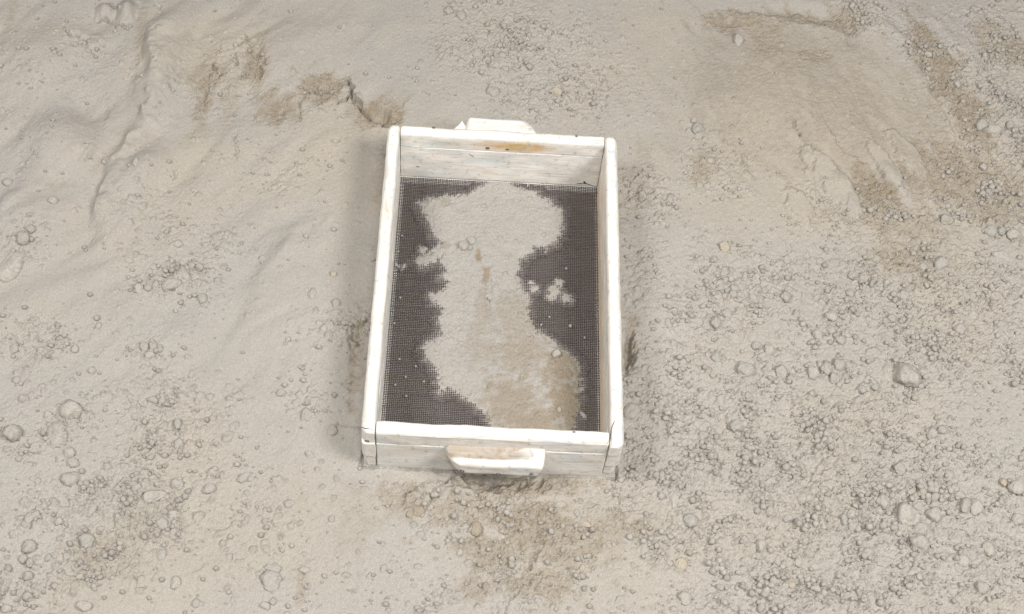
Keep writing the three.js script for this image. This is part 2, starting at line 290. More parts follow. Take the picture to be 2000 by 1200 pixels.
const CRACKS = [[[[-0.3086, -0.5332], [-0.2903, -0.4813], [-0.2813, -0.4557], [-0.2539, -0.4214], [-0.2253, -0.4055], [-0.2001, -0.3945]], 0.0045, 0.016],
  [[[-0.2806, -0.4846], [-0.2953, -0.4704], [-0.3218, -0.4449]], 0.003, 0.01],
  [[[-0.5182, -0.6267], [-0.506, -0.593], [-0.4974, -0.5799]], 0.0022, 0.006],
  [[[-0.5385, -0.5631], [-0.5223, -0.5305], [-0.5032, -0.5212]], 0.003, 0.008],
  [[[-0.4708, -0.5506], [-0.4705, -0.5143], [-0.4743, -0.4874]], 0.0025, 0.007],
  [[[-0.5705, -0.5403], [-0.5553, -0.5013]], 0.003, 0.007],
  [[[-0.3917, -0.4541], [-0.3831, -0.3903]], 0.0025, 0.005],
  [[[-0.5057, -0.3689], [-0.4899, -0.2894]], 0.002, 0.005],
  [[[-0.5999, -0.2696], [-0.6025, -0.243]], 0.002, 0.004],
  [[[-0.88, -0.6149], [-0.8645, -0.5968], [-0.8463, -0.5803]], 0.0022, 0.006],
  [[[-0.8279, -0.5886], [-0.8188, -0.5551], [-0.798, -0.5337]], 0.0022, 0.006],
  [[[-0.8143, -0.6524], [-0.8091, -0.6345], [-0.7971, -0.6411], [-0.7738, -0.6233], [-0.7473, -0.6157], [-0.7432, -0.6397]], 0.003, 0.009],
  [[[-0.082, 0.3436], [-0.0639, 0.3352], [-0.0434, 0.3249], [-0.0262, 0.3333]], 0.0022, 0.007],
  [[[0.003, 0.3281], [-0.0006, 0.3459], [-0.021, 0.3608], [-0.0078, 0.383]], 0.0022, 0.006],
  [[[0.0474, 0.3528], [0.0519, 0.3247]], 0.002, 0.006],
  [[[0.0474, 0.3546], [0.0291, 0.3601], [0.0081, 0.3575]], 0.0018, 0.005],
  [[[-0.1089, 0.356], [-0.0912, 0.3753], [-0.0933, 0.3827]], 0.0022, 0.006],
  [[[-0.027, 0.4245], [-0.0178, 0.4507], [-0.0073, 0.4721]], 0.0025, 0.006],
  [[[0.0643, 0.4687], [0.0805, 0.4592], [0.0726, 0.477], [0.0648, 0.499]], 0.0022, 0.006],
  [[[0.0386, 0.4124], [0.084, 0.4057], [0.0883, 0.4189]], 0.002, 0.005],
  [[[-0.1439, 0.3943], [-0.1332, 0.3664], [-0.1172, 0.3565]], 0.0025, 0.005],
  [[[0.0409, 0.5173], [0.0439, 0.5426]], 0.0025, 0.005],
  [[[0.0189, 0.4489], [0.0201, 0.4925]], 0.0025, 0.005],
  [[[0.5621, -0.4645], [0.5748, -0.4368]], 0.0025, 0.006],
  [[[0.5796, -0.4332], [0.5838, -0.4245]], 0.003, 0.006],
  [[[-0.1774, -0.1214], [-0.1713, -0.0991]], 0.001, 0.001],
  [[[-0.1382, -0.6215], [-0.1338, -0.5941]], 0.0025, 0.005],
  [[[-0.0292, -0.6792], [-0.0345, -0.6505]], 0.0025, 0.006],
  [[[-0.0331, -0.5404], [-0.0238, -0.501], [-0.0094, -0.4888]], 0.0022, 0.005],
  [[[0.2427, 0.0293], [0.2351, 0.0825], [0.2268, 0.1346]], 0.006, 0.012],
  [[[-0.0472, 0.3344], [-0.0138, 0.329], [0.0242, 0.3308], [0.0536, 0.3246]], 0.005, 0.01],
  [[[-0.7096, -0.6963], [-0.6808, -0.6419]], 0.002, 0.004],
  [[[0.5194, 0.2481], [0.5344, 0.2278]], 0.0025, 0.006],
  [[[-0.6136, 0.1211], [-0.6077, 0.1411]], 0.002, 0.004],
  [[[-0.5924, 0.3345], [-0.5585, 0.3141], [-0.5381, 0.2847]], 0.002, 0.005],
  [[[0.4247, 0.2336], [0.3996, 0.2153], [0.3994, 0.1906]], 0.0025, 0.006],
  [[[-0.8505, -0.2766], [-0.8709, -0.2849], [-0.8997, -0.2878]], 0.002, 0.004]];    // points, half width, depth
for (const [pts, w, dep] of CRACKS) poly(pts, w * 3, (d, s, a, X, Z, k) => { const q = w * (0.45 + 0.55 * endsFade(a)) * (1 + 0.5 * noise(X * 120, Z * 120)); if (d < q) H[k] -= dep * endsFade(a) * (1 - (d / q) ** 3); });
// crumbs: half buried lumps pressed together where the sand is rough
const baseH = H.slice();
function sample(A, x, z) { const i = clamp(lower(XS, x) - 1, 0, NX - 2), j = clamp(lower(ZS, z) - 1, 0, NZ - 2), u = (x - XS[i]) / (XS[i + 1] - XS[i]), v = (z - ZS[j]) / (ZS[j + 1] - ZS[j]), k = j * NX + i; return (A[k] * (1 - u) + A[k + 1] * u) * (1 - v) + (A[k + NX] * (1 - u) + A[k + NX + 1] * u) * v; }
{ const r = rng(77);
  for (let n = 0; n < 330000; n++) {
    const x = -1.06 + r() * 2.2, z = -0.9 + r() * 1.55, p = r(), s = r(), a0 = r() * 6.28, el = 0.7 + 0.5 * r();
    const ro = sample(R, x, z) * clamp(0.55 + 1.4 * fbm(x * 13 + 5, z * 13, 3), 0.03, 1.3);
    if (p > ro * ro * 1.3 + 0.003) continue;
    const rad = 0.0027 + 0.0068 * Math.pow(s, 4.5) * (0.5 + ro) + 0.0012 * s, base = sample(baseH, x, z) - rad * 0.25 + 0.0045 * ro * (((n * 7919) % 1000) / 1000 - 0.3);
    const nf = 5 + (n % 3), cs = [], tx = 0.5 * Math.sin(n * 1.7), tz = 0.5 * Math.cos(n * 2.9);
    for (let f = 0; f < nf; f++) { const a = a0 + f * 6.283 / nf + 0.35 * Math.sin(n + f * 5.1); cs.push([Math.cos(a), Math.sin(a), 0.78 + 0.3 * Math.sin(n * 3.3 + f * 2.2) ** 2]); }
    ellipse(x, z, rad, rad, 0, 1.4, (d, X, Z, k) => { const dx = (X - x) / rad, dz = (Z - z) / rad / el; let q = 0; for (const [c, s2, o] of cs) q = Math.max(q, (dx * c + dz * s2) / o); if (q < 1) { const t = base + rad * Math.min(1.7 * (1 - q), 0.72 + tx * dx + tz * dz, 1.05 * Math.sqrt(1 - q * q)); if (t > H[k]) H[k] = t; } });
  } }
for (let j = 0; j < NZ; j++) for (let i = 0; i < NX; i++) {
  const x = XS[i], z = ZS[j], k = j * NX + i, ro = clamp(R[k] + 0.8 * B[k], 0, 1);
  H[k] += (0.0007 + 0.0022 * ro) * fbm(x * 130, z * 130, 4) + (0.00022 + 0.0003 * ro) * noise(x * 300, z * 300) + 0.0028 * ro * fbm(x * 45 + 9, z * 45, 3);
  const c1 = 1 - Math.abs(noise(x * 62 + 0.8 * noise(x * 130, z * 130), z * 62 + 50)), c2 = 1 - Math.abs(noise(x * 118 + 3, z * 118 + 0.6 * noise(x * 240 + 5, z * 240)));   // the gaps between crumbs
  H[k] -= ro * (0.0045 * c1 ** 9 * sstep(0.2, 0.7, ro) + 0.0032 * c2 ** 7);
}
// the sieve is bedded in: level under the screen, banked against the boards
area(-0.34, 0.34, -0.46, 0.46, (x, z, k) => {
  const ax = Math.abs(x) - SW / 2, az = Math.abs(z) - SL / 2, out = Math.max(ax, az), q = Math.hypot(Math.max(ax, 0), Math.max(az, 0));
  const bank = z > 0.25 ? 0.0145 : 0.024 + 0.004 * noise(x * 14, z * 14);
  if (out > -ST * 0.6) { const w = sstep(0.085, 0.0, q); H[k] += w * 0.92 * (bank - H0[k]); if (q < 0.02 && z < SL / 2) H[k] = H[k] * 0.7 + 0.3 * bank; }
  else H[k] = 0.0044 + 0.0055 * fbm(x * 15, z * 15, 3) + 0.0005 * noise(x * 240, z * 240);
  const tw = 0.0038 + 0.003 * noise(x * 30 + 4, z * 30) + 0.002 * noise(x * 90, z * 90); if (out > 0 && q < tw) H[k] -= (z > SL / 2 - 0.01 ? 0.012 : 0.009) * (1 - q / tw) ** 0.7;
  if (out > 0) H[k] += 0.004 * sstep(0.05, 0.01, q) * sstep(0.1, 0.5, fbm(x * 24 + 9, z * 24, 3)) * (z > SL / 2 ? 0.3 : 1);
  if (z > SL / 2 - 0.005) { const d = Math.hypot((x - 0.012) / 0.088, (z - SL / 2 - 0.006) / 0.036) * (1 + 0.35 * fbm(x * 40, z * 40, 3)); if (d < 1) H[k] -= 0.026 * (1 - d * d) * (0.8 + 0.5 * noise(x * 60, z * 60)); }
});
{ const pos = new Float32Array(NX * NZ * 3), uv = new Float32Array(NX * NZ * 2), col = new Float32Array(NX * NZ * 3), idx = new Uint32Array((NX - 1) * (NZ - 1) * 6);
  let q = 0;
  for (let j = 0; j < NZ; j++) for (let i = 0; i < NX; i++) {
    const k = j * NX + i, x = XS[i], z = ZS[j];
    pos[k * 3] = x; pos[k * 3 + 1] = H[k]; pos[k * 3 + 2] = z; uv[k * 2] = x * 2; uv[k * 2 + 1] = -z * 2;
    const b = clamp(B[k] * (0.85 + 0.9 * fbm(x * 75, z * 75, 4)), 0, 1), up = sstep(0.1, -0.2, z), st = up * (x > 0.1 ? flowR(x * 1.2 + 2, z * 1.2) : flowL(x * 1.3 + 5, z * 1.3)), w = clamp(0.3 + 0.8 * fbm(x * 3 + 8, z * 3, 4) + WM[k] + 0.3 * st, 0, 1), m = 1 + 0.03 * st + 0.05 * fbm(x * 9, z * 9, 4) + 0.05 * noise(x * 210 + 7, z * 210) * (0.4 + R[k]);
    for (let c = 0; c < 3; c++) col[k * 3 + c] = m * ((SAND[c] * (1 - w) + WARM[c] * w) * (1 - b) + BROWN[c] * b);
    if (i < NX - 1 && j < NZ - 1) { idx[q++] = k; idx[q++] = k + NX; idx[q++] = k + 1; idx[q++] = k + 1; idx[q++] = k + NX; idx[q++] = k + NX + 1; }
  }
  const g = new THREE.BufferGeometry();
  g.setAttribute('position', new THREE.BufferAttribute(pos, 3)); g.setAttribute('uv', new THREE.BufferAttribute(uv, 2)); g.setAttribute('color', new THREE.BufferAttribute(col, 3)); g.setIndex(new THREE.BufferAttribute(idx, 1)); g.computeVertexNormals();
  const o = mesh('ground', g, sandMat, scene); o.userData = { kind: 'structure', label: 'dry grey beige sand with crumbly patches and damp brown scars' };
}

// ---------------------------------------------------------------- the sieve: whitewashed worn boards, wire screen, two grips
const woodBump = tex(1024, 512, (u, v) => [0.5 + 0.25 * fbm(u * 6, v * 90, 3) + 0.3 * fbm(u * 14 + 3, v * 26, 4)], false);
const woodMap = tex(1024, 512, (u, v) => {
  const edge = Math.min(u, 1 - u, v, 1 - v) , fibre = fbm(u * 7, v * 110, 3), blotch = fbm(u * 9 + 5, v * 9, 4), pink = sstep(0.05, 0.5, fbm(u * 7 + 30, v * 9 + 3, 4)), blue = sstep(0.02, 0.45, fbm(u * 8 + 70, v * 8 + 9, 4)), bare = 0.7 * sstep(0.22, 0.4, fbm(u * 10 + 50, v * 14 + 20, 5));
  const chip = sstep(0.27, 0.33, fbm(u * 46 + 9, v * 30 + 2, 4)), speck = noise(u * 400, v * 200), l = 0.96 + 0.055 * fibre + 0.09 * blotch + 0.02 * speck - 0.09 * chip, dark = sstep(0.36, 0.5, fbm(u * 5 + 11, v * 70 + 4, 3)) * 0.14;
  return [l - 0.06 * blue - 0.03 * bare - dark, l - 0.012 - 0.014 * pink - 0.03 * blue - 0.06 * bare - dark * 1.1, l - 0.03 - 0.012 * pink - 0.006 * blue - 0.1 * bare - dark * 1.2];
}, true);
const woodMat = new THREE.MeshStandardMaterial({ vertexColors: true, map: woodMap, bumpMap: woodBump, bumpScale: 0.0008, roughness: 0.78 });
const stainShade = (x, z, y) => {                               // worn bare spots on the back board, rubbed edges, dust, painted shade on the right wall
  let o = 0, d = 0;
  const blob = (cx, cy, rx, ry, px, py) => sstep(1.2, 0.4, Math.hypot((px - cx) / rx, (py - cy) / ry) + 0.7 * fbm(px * 34, py * 120, 5));
  if (z < -SL / 2 + ST + 0.004 && z > -SL / 2 - 0.01) { o = Math.max(o, 0.95 * blob(0.03, 0.1145, 0.066, 0.015, x, y), 0.55 * blob(-0.02, 0.12, 0.055, 0.009, x, y)); if (y > 0.128) o = Math.max(o, 0.28 * sstep(0.15, 0.06, Math.abs(x)) * sstep(-SL / 2 + 0.012, -SL / 2, z)); }
  const rim = sstep(SH - 0.016, SH - 0.001, y); o = Math.max(o, 0.12 * rim * sstep(-0.05, 0.3, fbm(x * 22 + z * 17, z * 22 + 7, 4)));
  if (x > SW / 2 - ST - 0.004 && x < SW / 2 - ST + 0.003 && Math.abs(z) < SL / 2 - ST) o = Math.max(o, 0.38 * sstep(0.1, 0.02, y) + 0.12);  // right inner wall: shade deepening toward the foot, put into the colour
  d = 0.9 * sstep(0.05, 0.5, fbm(x * 34 + y * 20, z * 34 + y * 15, 5)) * (Math.abs(x) < X0 && Math.abs(z) < Z0 ? 0.3 + 0.7 * sstep(0.05, 0.012, y) : 0.25) + 0.7 * sstep(0.012, 0.001, Math.abs(Math.abs(x) - SW / 2 + ST)) * sstep(0.012, 0.001, Math.abs(Math.abs(z) - SL / 2 + ST)) + 0.2 * sstep(0.03, 0.012, y) * sstep(-0.2, 0.3, fbm(x * 20, z * 20 + y * 60, 4));
  return [1 - 0.16 * o - 0.1 * d, 1 - 0.42 * o - 0.1 * d, 1 - 0.72 * o - 0.12 * d];
};
// a board: axis 0 runs along x, 2 along z. rad = rounding of [inner top, outer top, outer bottom, inner bottom]; endR rounds its ends
function board(axis, c0, c1, a0, a1, y0, y1, rad, endR, outer, seed, wear = 0.0008) {
  const len = a1 - a0, s = []; for (const e of [0, 0.02, 0.08, 0.2, 0.4, 0.7, 1]) s.push(e * endR); const n = Math.round((len - 2 * endR) / 0.005); for (let i = 1; i < n; i++) s.push(endR + (len - 2 * endR) * i / n); for (const e of [1, 0.7, 0.4, 0.2, 0.08, 0.02, 0]) s.push(len - e * endR);
  const w = c1 - c0, h = y1 - y0, base = [], per = [];
  const corner = (cx, cy, r, t0) => { for (let i = 0; i <= 5; i++) { const t = t0 + Math.PI / 2 * i / 5; base.push([cx + r * Math.cos(t), cy + r * Math.sin(t), Math.cos(t), Math.sin(t)]); } };
  const run = (x0, yy0, x1, yy1, nx, ny) => { const L = Math.hypot(x1 - x0, yy1 - yy0), k = Math.floor(L / 0.006); for (let i = 1; i < k; i++) base.push([x0 + (x1 - x0) * i / k, yy0 + (yy1 - yy0) * i / k, nx, ny]); };
  // section: u across (+ = outer), v up
  const [it, ot, ob, ib] = rad;
  corner(w / 2 - ot, h / 2 - ot, ot, 0); run(w / 2 - ot, h / 2, -w / 2 + it, h / 2, 0, 1); corner(-w / 2 + it, h / 2 - it, it, Math.PI / 2); run(-w / 2, h / 2 - it, -w / 2, -h / 2 + ib, -1, 0); corner(-w / 2 + ib, -h / 2 + ib, ib, Math.PI); run(-w / 2 + ib, -h / 2, w / 2 - ob, -h / 2, 0, -1); corner(w / 2 - ob, -h / 2 + ob, ob, Math.PI * 1.5); run(w / 2, -h / 2 + ob, w / 2, h / 2 - ot, 1, 0);
  let acc = 0; base.forEach((p, i) => { if (i) acc += Math.hypot(p[0] - base[i - 1][0], p[1] - base[i - 1][1]); per.push(acc); }); base.push(base[0]); per.push(acc + 0.004);
  const N = base.length, pos = [], uv = [], col = [], idx = [], cy = (y0 + y1) / 2, cc = (c0 + c1) / 2, sgn = outer;
  const put = (sd, u, v, tu, tv) => { const along = a0 + sd, x = axis === 0 ? along : cc + sgn * u, z = axis === 0 ? cc + sgn * u : along, y = cy + v; pos.push(x, y, z); uv.push(tu, tv); const t = stainShade(x, z, y); col.push(0.88 * t[0], 0.868 * t[1], 0.842 * t[2]); };
  for (const sd of s) {
    const e = Math.min(sd, len - sd), ins = e < endR ? Math.min(0.4 * w, endR - Math.sqrt(Math.max(0, endR * endR - (endR - e) ** 2))) : 0;
    base.forEach(([u, v, nu, nv], i) => {
      const ii = i === N - 1 ? 0 : i, t = per[ii], dsp = wear * (fbm((a0 + sd) * 16 + seed, t * 30 + seed * 3, 3) * 1.6 + 0.5 * fbm((a0 + sd) * 70 + seed, t * 90, 2)) - wear * 0.4 - (nv > 0.2 && y1 > 0.13 ? 0.0014 * (0.5 + fbm((a0 + sd) * 9 + seed * 5, seed, 2)) : 0);
      const kx = 1 - (u > 0 ? ins * 0.9 : ins * 0.15) / (w / 2), ky = 1 - Math.min(ins * ((v > 0 && y1 > 0.13) || (v < 0 && y0 < 0.02) ? 0.85 : 0.2), h * 0.4) / (h / 2);
      put(sd, u * kx + nu * dsp, v * ky + nv * dsp, (a0 + sd) * 2 + seed * 0.37, per[i] * 4 + seed * 0.61);
    });
  }
  const M = s.length, flip = (axis === 0 ? 1 : -1) * sgn > 0;
  const tri = (a, b, c) => flip ? idx.push(a, b, c) : idx.push(a, c, b);
  for (let m = 0; m < M - 1; m++) for (let i = 0; i < N - 1; i++) { const a = m * N + i, b = a + N; tri(a, a + 1, b); tri(b, a + 1, b + 1); }
  for (const [m, f] of [[0, 1], [M - 1, -1]]) { const st = pos.length / 3; base.forEach((_, i) => { const k = (m * N + i) * 3; pos.push(pos[k], pos[k + 1], pos[k + 2]); uv.push(base[i][0] * 4, base[i][1] * 4); col.push(col[k], col[k + 1], col[k + 2]); }); put(s[m], 0, 0, 0, 0); const ce = pos.length / 3 - 1; for (let i = 0; i < N - 1; i++) f > 0 ? tri(ce, st + i + 1, st + i) : tri(ce, st + i, st + i + 1); }
  const g = new THREE.BufferGeometry(); g.setAttribute('position', new THREE.Float32BufferAttribute(pos, 3)); g.setAttribute('uv', new THREE.Float32BufferAttribute(uv, 2)); g.setAttribute('color', new THREE.Float32BufferAttribute(col, 3)); g.setIndex(idx); g.computeVertexNormals();
  return g;
}
const sieve = new THREE.Group(); sieve.name = numbered('sieve'); scene.add(sieve);
tag(sieve, 'white painted rectangular wooden sieve with wire screen and two block handles, lying on the sand', 'sieve');
const X1 = SW / 2, X0 = SW / 2 - ST, Z1 = SL / 2, Z0 = SL / 2 - ST, Y2 = 0.0975, Y1 = 0.0515, YB = 0.0105;
const nails = [];
const steel = new THREE.MeshStandardMaterial({ color: new THREE.Color().setRGB(0.23, 0.22, 0.22), metalness: 0.6, roughness: 0.55 });
const recessDark = new THREE.MeshStandardMaterial({ color: new THREE.Color().setRGB(0.06, 0.048, 0.04), roughness: 0.95 });  // flat tone painting the dark inside splits and nail recesses
const headGeo = mergeGeometries([new THREE.CylinderGeometry(0.0021, 0.0025, 0.0011, 14).translate(0, 0.0006, 0)]), holeGeo = new THREE.CylinderGeometry(0.0032, 0.0032, 0.0006, 16);
function nail(parent, x, y, z, nx, ny, nz, k = 1) {
  const n = new THREE.Vector3(nx, ny, nz).normalize(), q = new THREE.Quaternion().setFromUnitVectors(new THREE.Vector3(0, 1, 0), n);
  const ring = mesh('nail_hole', holeGeo, recessDark, parent), hd = mesh('nail', headGeo, steel, parent);
  for (const o of [ring, hd]) { o.position.set(x, y, z); o.quaternion.copy(q); o.scale.set(k, 1, k * 0.92); }
}
const tops = {};
let seed = 1;
for (const sd of [-1, 1]) {                                // left and right boards run the full length
  const c = (a, b) => sd > 0 ? [X0, X1] : [-X1, -X0], [c0, c1] = c();
  tops[sd] = mesh('upper_board', board(2, c0, c1, -Z1, Z1 + (sd > 0 ? 0.004 : -0.001), Y2, SH, [0.008, 0.0105, 0.0012, 0.0012], 0.013, sd, seed++, 0.0011), woodMat, sieve);
  mesh('lower_board', board(2, c0, c1, -Z1 + 0.001, Z1 + (sd > 0 ? -0.001 : 0.001), Y1, Y2 - 0.0005, [0.0012, 0.0022, 0.003, 0.0012], 0.007, sd, seed++), woodMat, sieve);
  mesh('bottom_board', board(2, c0, c1, -Z1 + 0.002, Z1 - (sd > 0 ? 0.006 : 0.001), YB, Y1 - 0.0006, [0.0012, 0.003, 0.006, 0.001], 0.016, sd, seed++), woodMat, sieve);
  mesh('batten', board(2, sd > 0 ? X0 - 0.006 : -X1 + 0.001, sd > 0 ? X1 - 0.001 : -X0 + 0.0075, -Z0 + 0.014, Z0 - 0.008, -0.006, 0.0076, [0.001, 0.001, 0.001, 0.001], 0.002, sd, seed++), woodMat, sieve);
}
for (const sd of [-1, 1]) {                                // back and front boards stand between them
  const c0 = sd > 0 ? Z0 : -Z1, c1 = sd > 0 ? Z1 : -Z0, g = 0.0006;
  tops['e' + sd] = mesh('upper_board', board(0, c0, c1, -X0 + g, X0 - g, Y2, SH - 0.0008, [0.008, 0.0095, 0.0014, 0.0012], 0.004, sd, seed++, 0.0012), woodMat, sieve);
  mesh('lower_board', board(0, c0, c1 , -X0 + g, X0 - g, YB, Y2 - (sd > 0 ? 0.0014 : 0.0005), [0.0012, 0.003, 0.006, 0.0012], 0.003, sd, seed++), woodMat, sieve);
  mesh('batten', board(0, sd > 0 ? Z0 - 0.006 : -Z1 + 0.001, sd > 0 ? Z1 - 0.001 : -Z0 + 0.0125, -X1 + 0.002, X1 - 0.002, -0.006, 0.0074, [0.001, 0.001, 0.001, 0.001], 0.002, sd, seed++), woodMat, sieve);
}
// grips: solid blocks nailed outside the end boards, worn round, the front one dusted with sand
function gripShape(x0, x1, dep, cl, cr) { const s = new THREE.Shape(); s.moveTo(x0, 0); s.lineTo(x1, 0); s.lineTo(x1, dep * 0.3); s.quadraticCurveTo(x1 - cr * 0.15, dep * 0.85, x1 - cr, dep); s.lineTo(x0 + cl, dep); s.quadraticCurveTo(x0 + cl * 0.25, dep * 0.75, x0, dep * 0.22); s.closePath(); return s; }
function grip(x0, x1, y0, y1, dep, cl, cr, zAt, dir, dusty, br = 0.006) {
  const out = gripShape(x0, x1, dep, cl, cr).getSpacedPoints(110).slice(0, 110), cx = (x0 + x1) / 2, cz = dep / 2, hgt = y1 - y0, lv = [];
  const kk = 1 - 2.3 * br / dep; for (const k of [0.001, 0.2, 0.4, 0.6, 0.8, 0.95]) lv.push([k * kk, 0, 0]);
  for (let i = 0; i <= 6; i++) { const a = Math.PI / 2 * i / 6; lv.push([1, br * (1 - Math.sin(a)), br * (1 - Math.cos(a))]); }
  for (let i = 1; i < 7; i++) lv.push([1, 0, br + (hgt - 2 * br) * i / 7]);
  for (let i = 6; i >= 0; i--) { const a = Math.PI / 2 * i / 6; lv.push([1, br * (1 - Math.sin(a)), hgt - br * (1 - Math.cos(a))]); }
  for (const k of [0.9, 0.5, 0.001]) lv.push([k * kk, 0, hgt]);
  const n = out.length, pos = [], col = [], uv = [], idx = [];
  for (const [k, ins, dn] of lv) for (let q = 0; q < n; q++) {
    let x = cx + (out[q].x - cx) * k, z = cz + (out[q].y - cz) * k, y = y1 - dn; const f = dn / hgt;
    if (ins) { const L = Math.hypot(x - cx, z - cz); x -= clamp((x - cx) / 0.01, -1, 1) * ins; z -= clamp((z - cz) / 0.01, -1, 1) * ins * (z > 0.002 ? 1 : 0); }
    const e = (x - cx) / ((x1 - x0) / 2); x -= Math.sign(e) * 0.012 * f * f * Math.abs(e) ** 3;
    y += 0.0016 * fbm(x * 25, z * 50 + 3, 3) - (dusty ? 0.09 * z * (1 - f) : 0); z += (z > 0.004 ? 0.0016 : 0) * fbm(x * 22 + 8, y * 40, 3);
    const top = dusty ? sstep(0.5, 0.2, f * 2.2 + 0.8 * sstep(dep * 0.5, dep * 0.85, z) + 0.45 * fbm(x * 30, z * 60, 3)) * sstep(x1, x1 - 0.05, x + 0.03 * fbm(x * 40, z * 40 + 5, 3)) : 0, tan = Math.max(top * (1.05 + 0.4 * fbm(x * 120, z * 120, 2)), dusty ? 0.06 : 0.03);
    pos.push(x, y, z * dir + zAt); col.push(0.85 * (1 - 0.48 * tan), 0.838 * (1 - 0.53 * tan), 0.815 * (1 - 0.58 * tan)); uv.push(x * 2 + 0.3, (y + z) * 4 + 0.2);
  }
  for (let m = 0; m < lv.length - 1; m++) for (let q = 0; q < n; q++) { const a = m * n + q, b = m * n + (q + 1) % n, c = a + n, d = b + n; dir > 0 ? idx.push(a, b, c, b, d, c) : idx.push(a, c, b, b, c, d); }
  const g = new THREE.BufferGeometry(); g.setAttribute('position', new THREE.Float32BufferAttribute(pos, 3)); g.setAttribute('uv', new THREE.Float32BufferAttribute(uv, 2)); g.setAttribute('color', new THREE.Float32BufferAttribute(col, 3)); g.setIndex(idx);
  g.computeVertexNormals(); return g;
}
const gf = mesh('handle', grip(-0.075, 0.0865, 0.066, 0.1035, 0.033, 0.026, 0.005, Z1 - 0.0012, 1, true, 0.0075), woodMat, sieve); gf.userData.label = 'front handle block with a dusty tan top';
const gb = mesh('handle', grip(-0.072, 0.066, 0.06, 0.1065, 0.054, 0.008, 0.03, -Z1 + 0.0012, -1, false, 0.01), woodMat, sieve); gb.userData.label = 'back handle block rising behind the rim';
{ const s = new THREE.Shape(); s.moveTo(-0.074, 0.002); s.lineTo(-0.07, 0.03); s.lineTo(-0.076, 0.042); s.lineTo(-0.08, 0.033); s.lineTo(-0.094, 0.016); s.lineTo(-0.1, 0.002); s.closePath();
  const g = new THREE.ExtrudeGeometry(s, { depth: 0.012, bevelEnabled: true, bevelSize: 0.0012, bevelThickness: 0.0012, bevelSegments: 2 }); g.rotateX(-Math.PI / 2); g.translate(0, 0.089, -Z1);
  g.setAttribute('color', new THREE.Float32BufferAttribute(new Array(g.attributes.position.count * 3).fill(0.86), 3)); mesh('splinter', g, woodMat, gb); }
nail(tops['e-1'], -0.1266, 0.1345, -0.3121, 0, 1, 0.15); nail(tops['e-1'], 0.1345, 0.1345, -0.31, 0, 1, 0.15);
nail(tops['e-1'], -0.0265, 0.1065, -Z0 - 0.0004, 0, 0.1, 1, 1.15); nail(tops['e-1'], 0.0095, 0.1068, -Z0 - 0.0004, 0, 0.1, 1, 1.1);
nail(tops['e1'], 0.1288, 0.1345, 0.3022, 0, 1, 0.3);
nail(gf, -0.046, 0.077, Z1 + 0.0322, -0.2, 0, 1, 1.2); nail(gf, 0.0125, 0.0725, Z1 + 0.0325, 0, 0, 1, 1.1); nail(gf, 0.0665, 0.078, Z1 + 0.032, 0.3, 0, 1, 1.1);
nail(tops[-1], -0.2, 0.1025, Z1 - 0.0004, -0.1, 0, 1, 1.1);
// splits and knots: proud slivers, the dark of their depth put into the colour
function crack(parent, pts, w, n) {                          // a sliver following pts, facing n
  const P = pts.map((p) => new THREE.Vector3(...p)), N = new THREE.Vector3(...n).normalize(), pos = [], idx = [];
  P.forEach((p, i) => { const t = P[Math.min(i + 1, P.length - 1)].clone().sub(P[Math.max(i - 1, 0)]).normalize(), s = t.cross(N).normalize(), k = w * (i === 0 || i === P.length - 1 ? 0.12 : 0.7 + 0.3 * Math.sin(i * 2.3)); for (const [a, b] of [[k, 0], [0, 0.00045], [-k, 0], [0, -0.002]]) pos.push(...p.clone().addScaledVector(s, a).addScaledVector(N, b).toArray()); });
  for (let i = 0; i < P.length - 1; i++) for (let j = 0; j < 4; j++) { const a = i * 4 + j, b = i * 4 + (j + 1) % 4; idx.push(a, b, a + 4, b, b + 4, a + 4); }
  const g = new THREE.BufferGeometry(); g.setAttribute('position', new THREE.Float32BufferAttribute(pos, 3)); g.setIndex(idx); g.computeVertexNormals(); return mesh('crack', g, recessDark, parent);
}
crack(tops[1], [[0.2, 0.1358, 0.2589], [0.1947, 0.1358, 0.277], [0.1887, 0.1358, 0.2922], [0.1868, 0.1358, 0.308], [0.1841, 0.1358, 0.3273]], 0.0009, [0, 1, 0.15]);
crack(tops[-1], [[-0.2103, 0.1318, 0.3077], [-0.2026, 0.1358, 0.3122], [-0.1953, 0.1358, 0.3127], [-0.1897, 0.1338, 0.3122]], 0.0007, [0, 1, 0.2]);
crack(tops['e-1'], [[-0.0599, 0.0868, -0.2947], [-0.0551, 0.0828, -0.2947], [-0.0502, 0.0787, -0.2947]], 0.0012, [0, 0, 1]);
crack(tops['e-1'], [[-0.157, 0.0419, -0.2947], [-0.1542, 0.041, -0.2947], [-0.1513, 0.041, -0.2947]], 0.0007, [0, 0, 1]);
crack(tops['e-1'], [[0.1459, 0.0166, -0.2947], [0.1565, 0.0168, -0.2947], [0.1622, 0.0188, -0.2947], [0.1703, 0.0148, -0.2947], [0.1824, 0.0112, -0.2947]], 0.0011, [0, 0, 1]);
crack(tops['e-1'], [[0.1586, 0.0248, -0.2947], [0.161, 0.0203, -0.2947], [0.1634, 0.0158, -0.2947]], 0.0026, [0, 0, 1]);
crack(tops['e1'], [[-0.1896, 0.0808, 0.3184], [-0.193, 0.0769, 0.3184], [-0.1891, 0.0665, 0.3184]], 0.0006, [0, 0, 1]);
